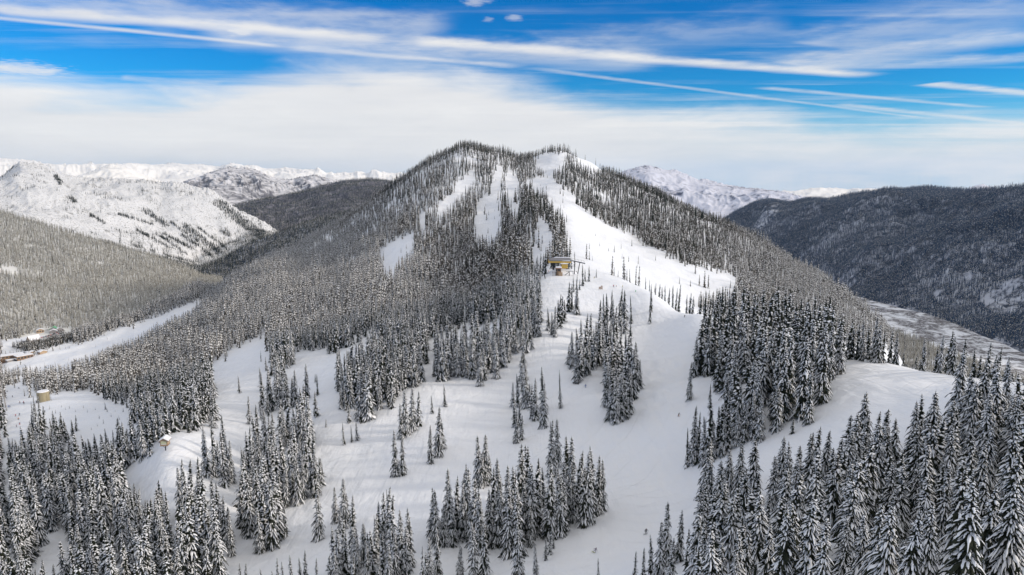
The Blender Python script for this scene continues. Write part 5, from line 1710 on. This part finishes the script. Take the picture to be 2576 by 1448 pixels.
BLK = (.02, .02, .025); RED = (.55, .02, .03); YEL = (.75, .60, .03); GRN = (.06, .45, .10); BLU = (.03, .10, .30); GRY = (.28, .26, .30); ORG = (.45, .16, .04); NVY = (.02, .03, .08)
person(1543.5, 723, 'person in bright red jacket and navy trousers on the ridge by the notice board', RED, NVY, rz=.4, scale=1.15)
person(1550, 723, 'person in muted orange brown standing right of the red jacketed one', ORG, GRY, rz=1.2)
person(1566, 724, 'person in bright yellow jacket at the top of the mid-slope dark stand', YEL, BLK, rz=-.3)
person(1599, 736, 'person in bright green jacket on the crest behind the dark stand', GRN, GRN, rz=.8)
person(1494.5, 701, 'person in black jacket and yellow trousers bending beside small trees near the lift', BLK, YEL, lean=.4, crouch=.6)
person(1722, 799.5, 'person in dark clothes skiing on the smooth crest right of the solitary fir', BLK, BLK, lean=.2)
person(1473, 976, 'person in blue jacket standing on skis below the mid-slope dark stand', BLU, BLU, rz=.1, crouch=.1, scale=1.05)
person(1707, 1049, 'person in dark jacket and orange brown trousers crouching on skis among the moguls', BLK, ORG, lean=.5, crouch=.8, rz=.5)
person(1625, 1345, 'person in black riding a dark snowboard upright beside the right hand fringe firs', BLK, BLK, 'board', rz=.15, lean=.05, crouch=.2, scale=1.05)
person(1495, 1391, 'person in grey leaning hard on a snowboard with yellow tip low on the slope', GRY, GRY, 'board', rz=-.45, tilt=.32, lean=.1, crouch=.3, board=(.30, .32, .05), scale=1.05)
person(1380, 686, 'person in dark red jacket standing left of the operator cabin', RED, BLK)
person(1420.5, 690, 'person in dark clothes beside the cabin lower room', BLK, NVY)
person(1440.5, 688, 'person in red jacket and blue trousers waiting under the ramp beam', RED, BLU)
person(1450, 687, 'person in dark brown jacket at the lift unloading area right of the posts', (.12, .06, .03), BLK)
for (u, v, c, l, lab) in [(31.5, 1000, BLK, BLK, 'person in black skiing alone high on the left run beside the lift tower'),
                          (47.5, 979, NVY, BLK, 'person in navy at the narrow top of the left ski run'),
                          (50, 1015.5, ORG, BLK, 'person in orange brown left of the pair near the tank'),
                          (59, 1015.5, RED, BLK, 'person in red, left one of the pair near the tank'),
                          (61, 1017.5, BLK, NVY, 'person in black, right one of the pair near the tank'),
                          (21.5, 1025.5, BLU, BLU, 'person in blue, left one of two below the lift tower'),
                          (25.3, 1025, BLK, BLU, 'person in black jacket, right one of two below the lift tower'),
                          (39.5, 1048.5, RED, BLK, 'person in dark red on the open middle of the left run'),
                          (49, 1046, BLK, BLK, 'person in black by the treeline of the left run'),
                          (46.5, 1057, ORG, BLK, 'person in orange in the middle of the left run'),
                          (49.8, 1069.5, BLK, RED, 'person in black jacket and red trousers low on the left run'),
                          (42, 1075, GRY, GRY, 'person in grey, lowest skier on the left run')]:
    person(u, v, lab, c, l, rz=prng.uniform(-1, 1), lean=prng.uniform(0, .3), crouch=prng.uniform(.1, .5), group='skiers on the left run', scale=1.1)


# ---- parked cars, each a shaped body with cabin, glass and wheels
def car_mesh(mat):
    m = MB()
    prof = [(-2.2, .35), (2.2, .35), (2.25, .75), (1.3, .92), (.75, 1.45), (-1.2, 1.48), (-1.9, .98), (-2.25, .9)]
    m.prism(prof, -.85, .85)
    nb = len(m.f)
    for sx in (-1.4, 1.4):
        for sy in (-.86, .86):
            m.bar((sx, sy - .1, .34), (sx, sy + .1, .34), .34, .34, 10)
    nw = len(m.f)
    for sy in (-.87, .87): m.box((-.2, sy, 1.17), (1.6, .03, .36))
    me = bpy.data.meshes.new('parked_car')
    me.from_pydata(m.v, [], m.f)
    me.materials.append(mat); me.materials.append(MAT['steel_dark']); me.materials.append(MAT['glass_dark'])
    for i, f in enumerate(me.polygons): f.material_index = 0 if i < nb else (1 if i < nw else 2)
    bm = bmesh.new(); bm.from_mesh(me); bmesh.ops.recalc_face_normals(bm, faces=bm.faces); bm.to_mesh(me); bm.free()
    return me


CARC = [('black', (.02, .02, .022)), ('dark grey', (.10, .10, .11)), ('dark blue', (.03, .05, .14)), ('red', (.40, .03, .03)), ('silver', (.42, .42, .44)), ('white', (.75, .75, .76))]
for nm, c in CARC:
    MAT['paint ' + nm] = plain('paint_' + nm.replace(' ', '_'), c, .35, .06, 2.0, spec=.5)
CARM = {nm: car_mesh(MAT['paint ' + nm]) for nm, c in CARC}
rows = [('back row of the parking area', 137, 840.5, 161, 834.5, 12), ('middle row of the parking area', 136, 843.5, 160, 838.5, 9), ('front row of the parking area', 100, 851, 142, 845, 9), ('lone row before the chalet', 117, 846, 134, 843, 4)]
for (rn, u0_, v0_, u1_, v1_, n_) in rows:
    for k in range(n_):
        t = k / max(1, n_ - 1)
        p = at(u0_ + (u1_ - u0_) * t, v0_ + (v1_ - v0_) * t)
        nm = prng.choice(['black', 'black', 'dark grey', 'dark blue', 'red', 'silver', 'white'])
        o = bpy.data.objects.new('parked_car', CARM[nm])
        COL.objects.link(o)
        o.location = p + Vector((0, 0, .05)); o.rotation_euler = (0, 0, R(80) + prng.uniform(-.08, .08)); o.scale = (1.1,) * 3
        w_ = ORD[k] if k < n_ - 1 else 'rightmost'
        tag(o, '%s parked car, %s in the %s' % (nm, w_, rn), 'car', 'cars in the ' + rn)
p = at(63, 862.5)
bs = thing('bus', p, 'dark blue parked bus by the road left of the chalet', 'bus', R(8) + math.atan2(-p.x, p.y))
MB().box((0, 0, 1.75), (11, 2.5, 2.7)).build('body', 'paint dark blue', bs, .15)
MB().box((0, -1.27, 2.2), (9.6, .06, .8)).build('window_band', 'glass_dark', bs)
MB().box((0, 0, 3.25), (10.6, 2.3, .3)).build('snow_cap', 'roof_snow', bs, .08)
for sx in (-3.6, 3.4):
    for sy in (-1.15, 1.15):
        MB().bar((sx, sy - .12, .48), (sx, sy + .12, .48), .48, .48, 12).build('wheel', 'steel_dark', bs)


# ------------------------------------------------------------------ air
zlo, zhi = 1e9, -1e9
xs_, ys_ = [], []
for o in scene.objects:
    if o.get('kind') == 'structure' and o.type == 'MESH':
        n = len(o.data.vertices)
        co = np.empty(n * 3, np.float32); o.data.vertices.foreach_get('co', co)
        co = co.reshape(-1, 3)
        zlo = min(zlo, float(co[:, 2].min())); zhi = max(zhi, float(co[:, 2].max()))
        xs_ += [float(co[:, 0].min()), float(co[:, 0].max())]; ys_ += [float(co[:, 1].min()), float(co[:, 1].max())]
hz = MB()
x0, x1, y0, y1 = min(xs_) - 50, max(xs_) + 50, min(ys_ + [-60]) - 50, max(ys_) + 50
hz.box(((x0 + x1) / 2, (y0 + y1) / 2, (zlo - 1 + max(zhi, CAMZ) + 60) / 2), (x1 - x0, y1 - y0, max(zhi, CAMZ) + 60 - zlo + 1))
hm = bpy.data.materials.new('haze'); hm.use_nodes = True
T = NT(hm.node_tree)
ho = T.n('ShaderNodeOutputMaterial'); pv = T.n('ShaderNodeVolumePrincipled')
pv.inputs['Color'].default_value = (0.38, 0.62, 1.0, 1)
pv.inputs['Density'].default_value = HAZE
pv.inputs['Anisotropy'].default_value = 0.1
T.link(pv.outputs[0], ho.inputs['Volume'])
MAT['haze'] = hm
ho_ = hz.build('haze', 'haze')
tag(ho_, 'thin blue air over the valleys', kind='stuff')
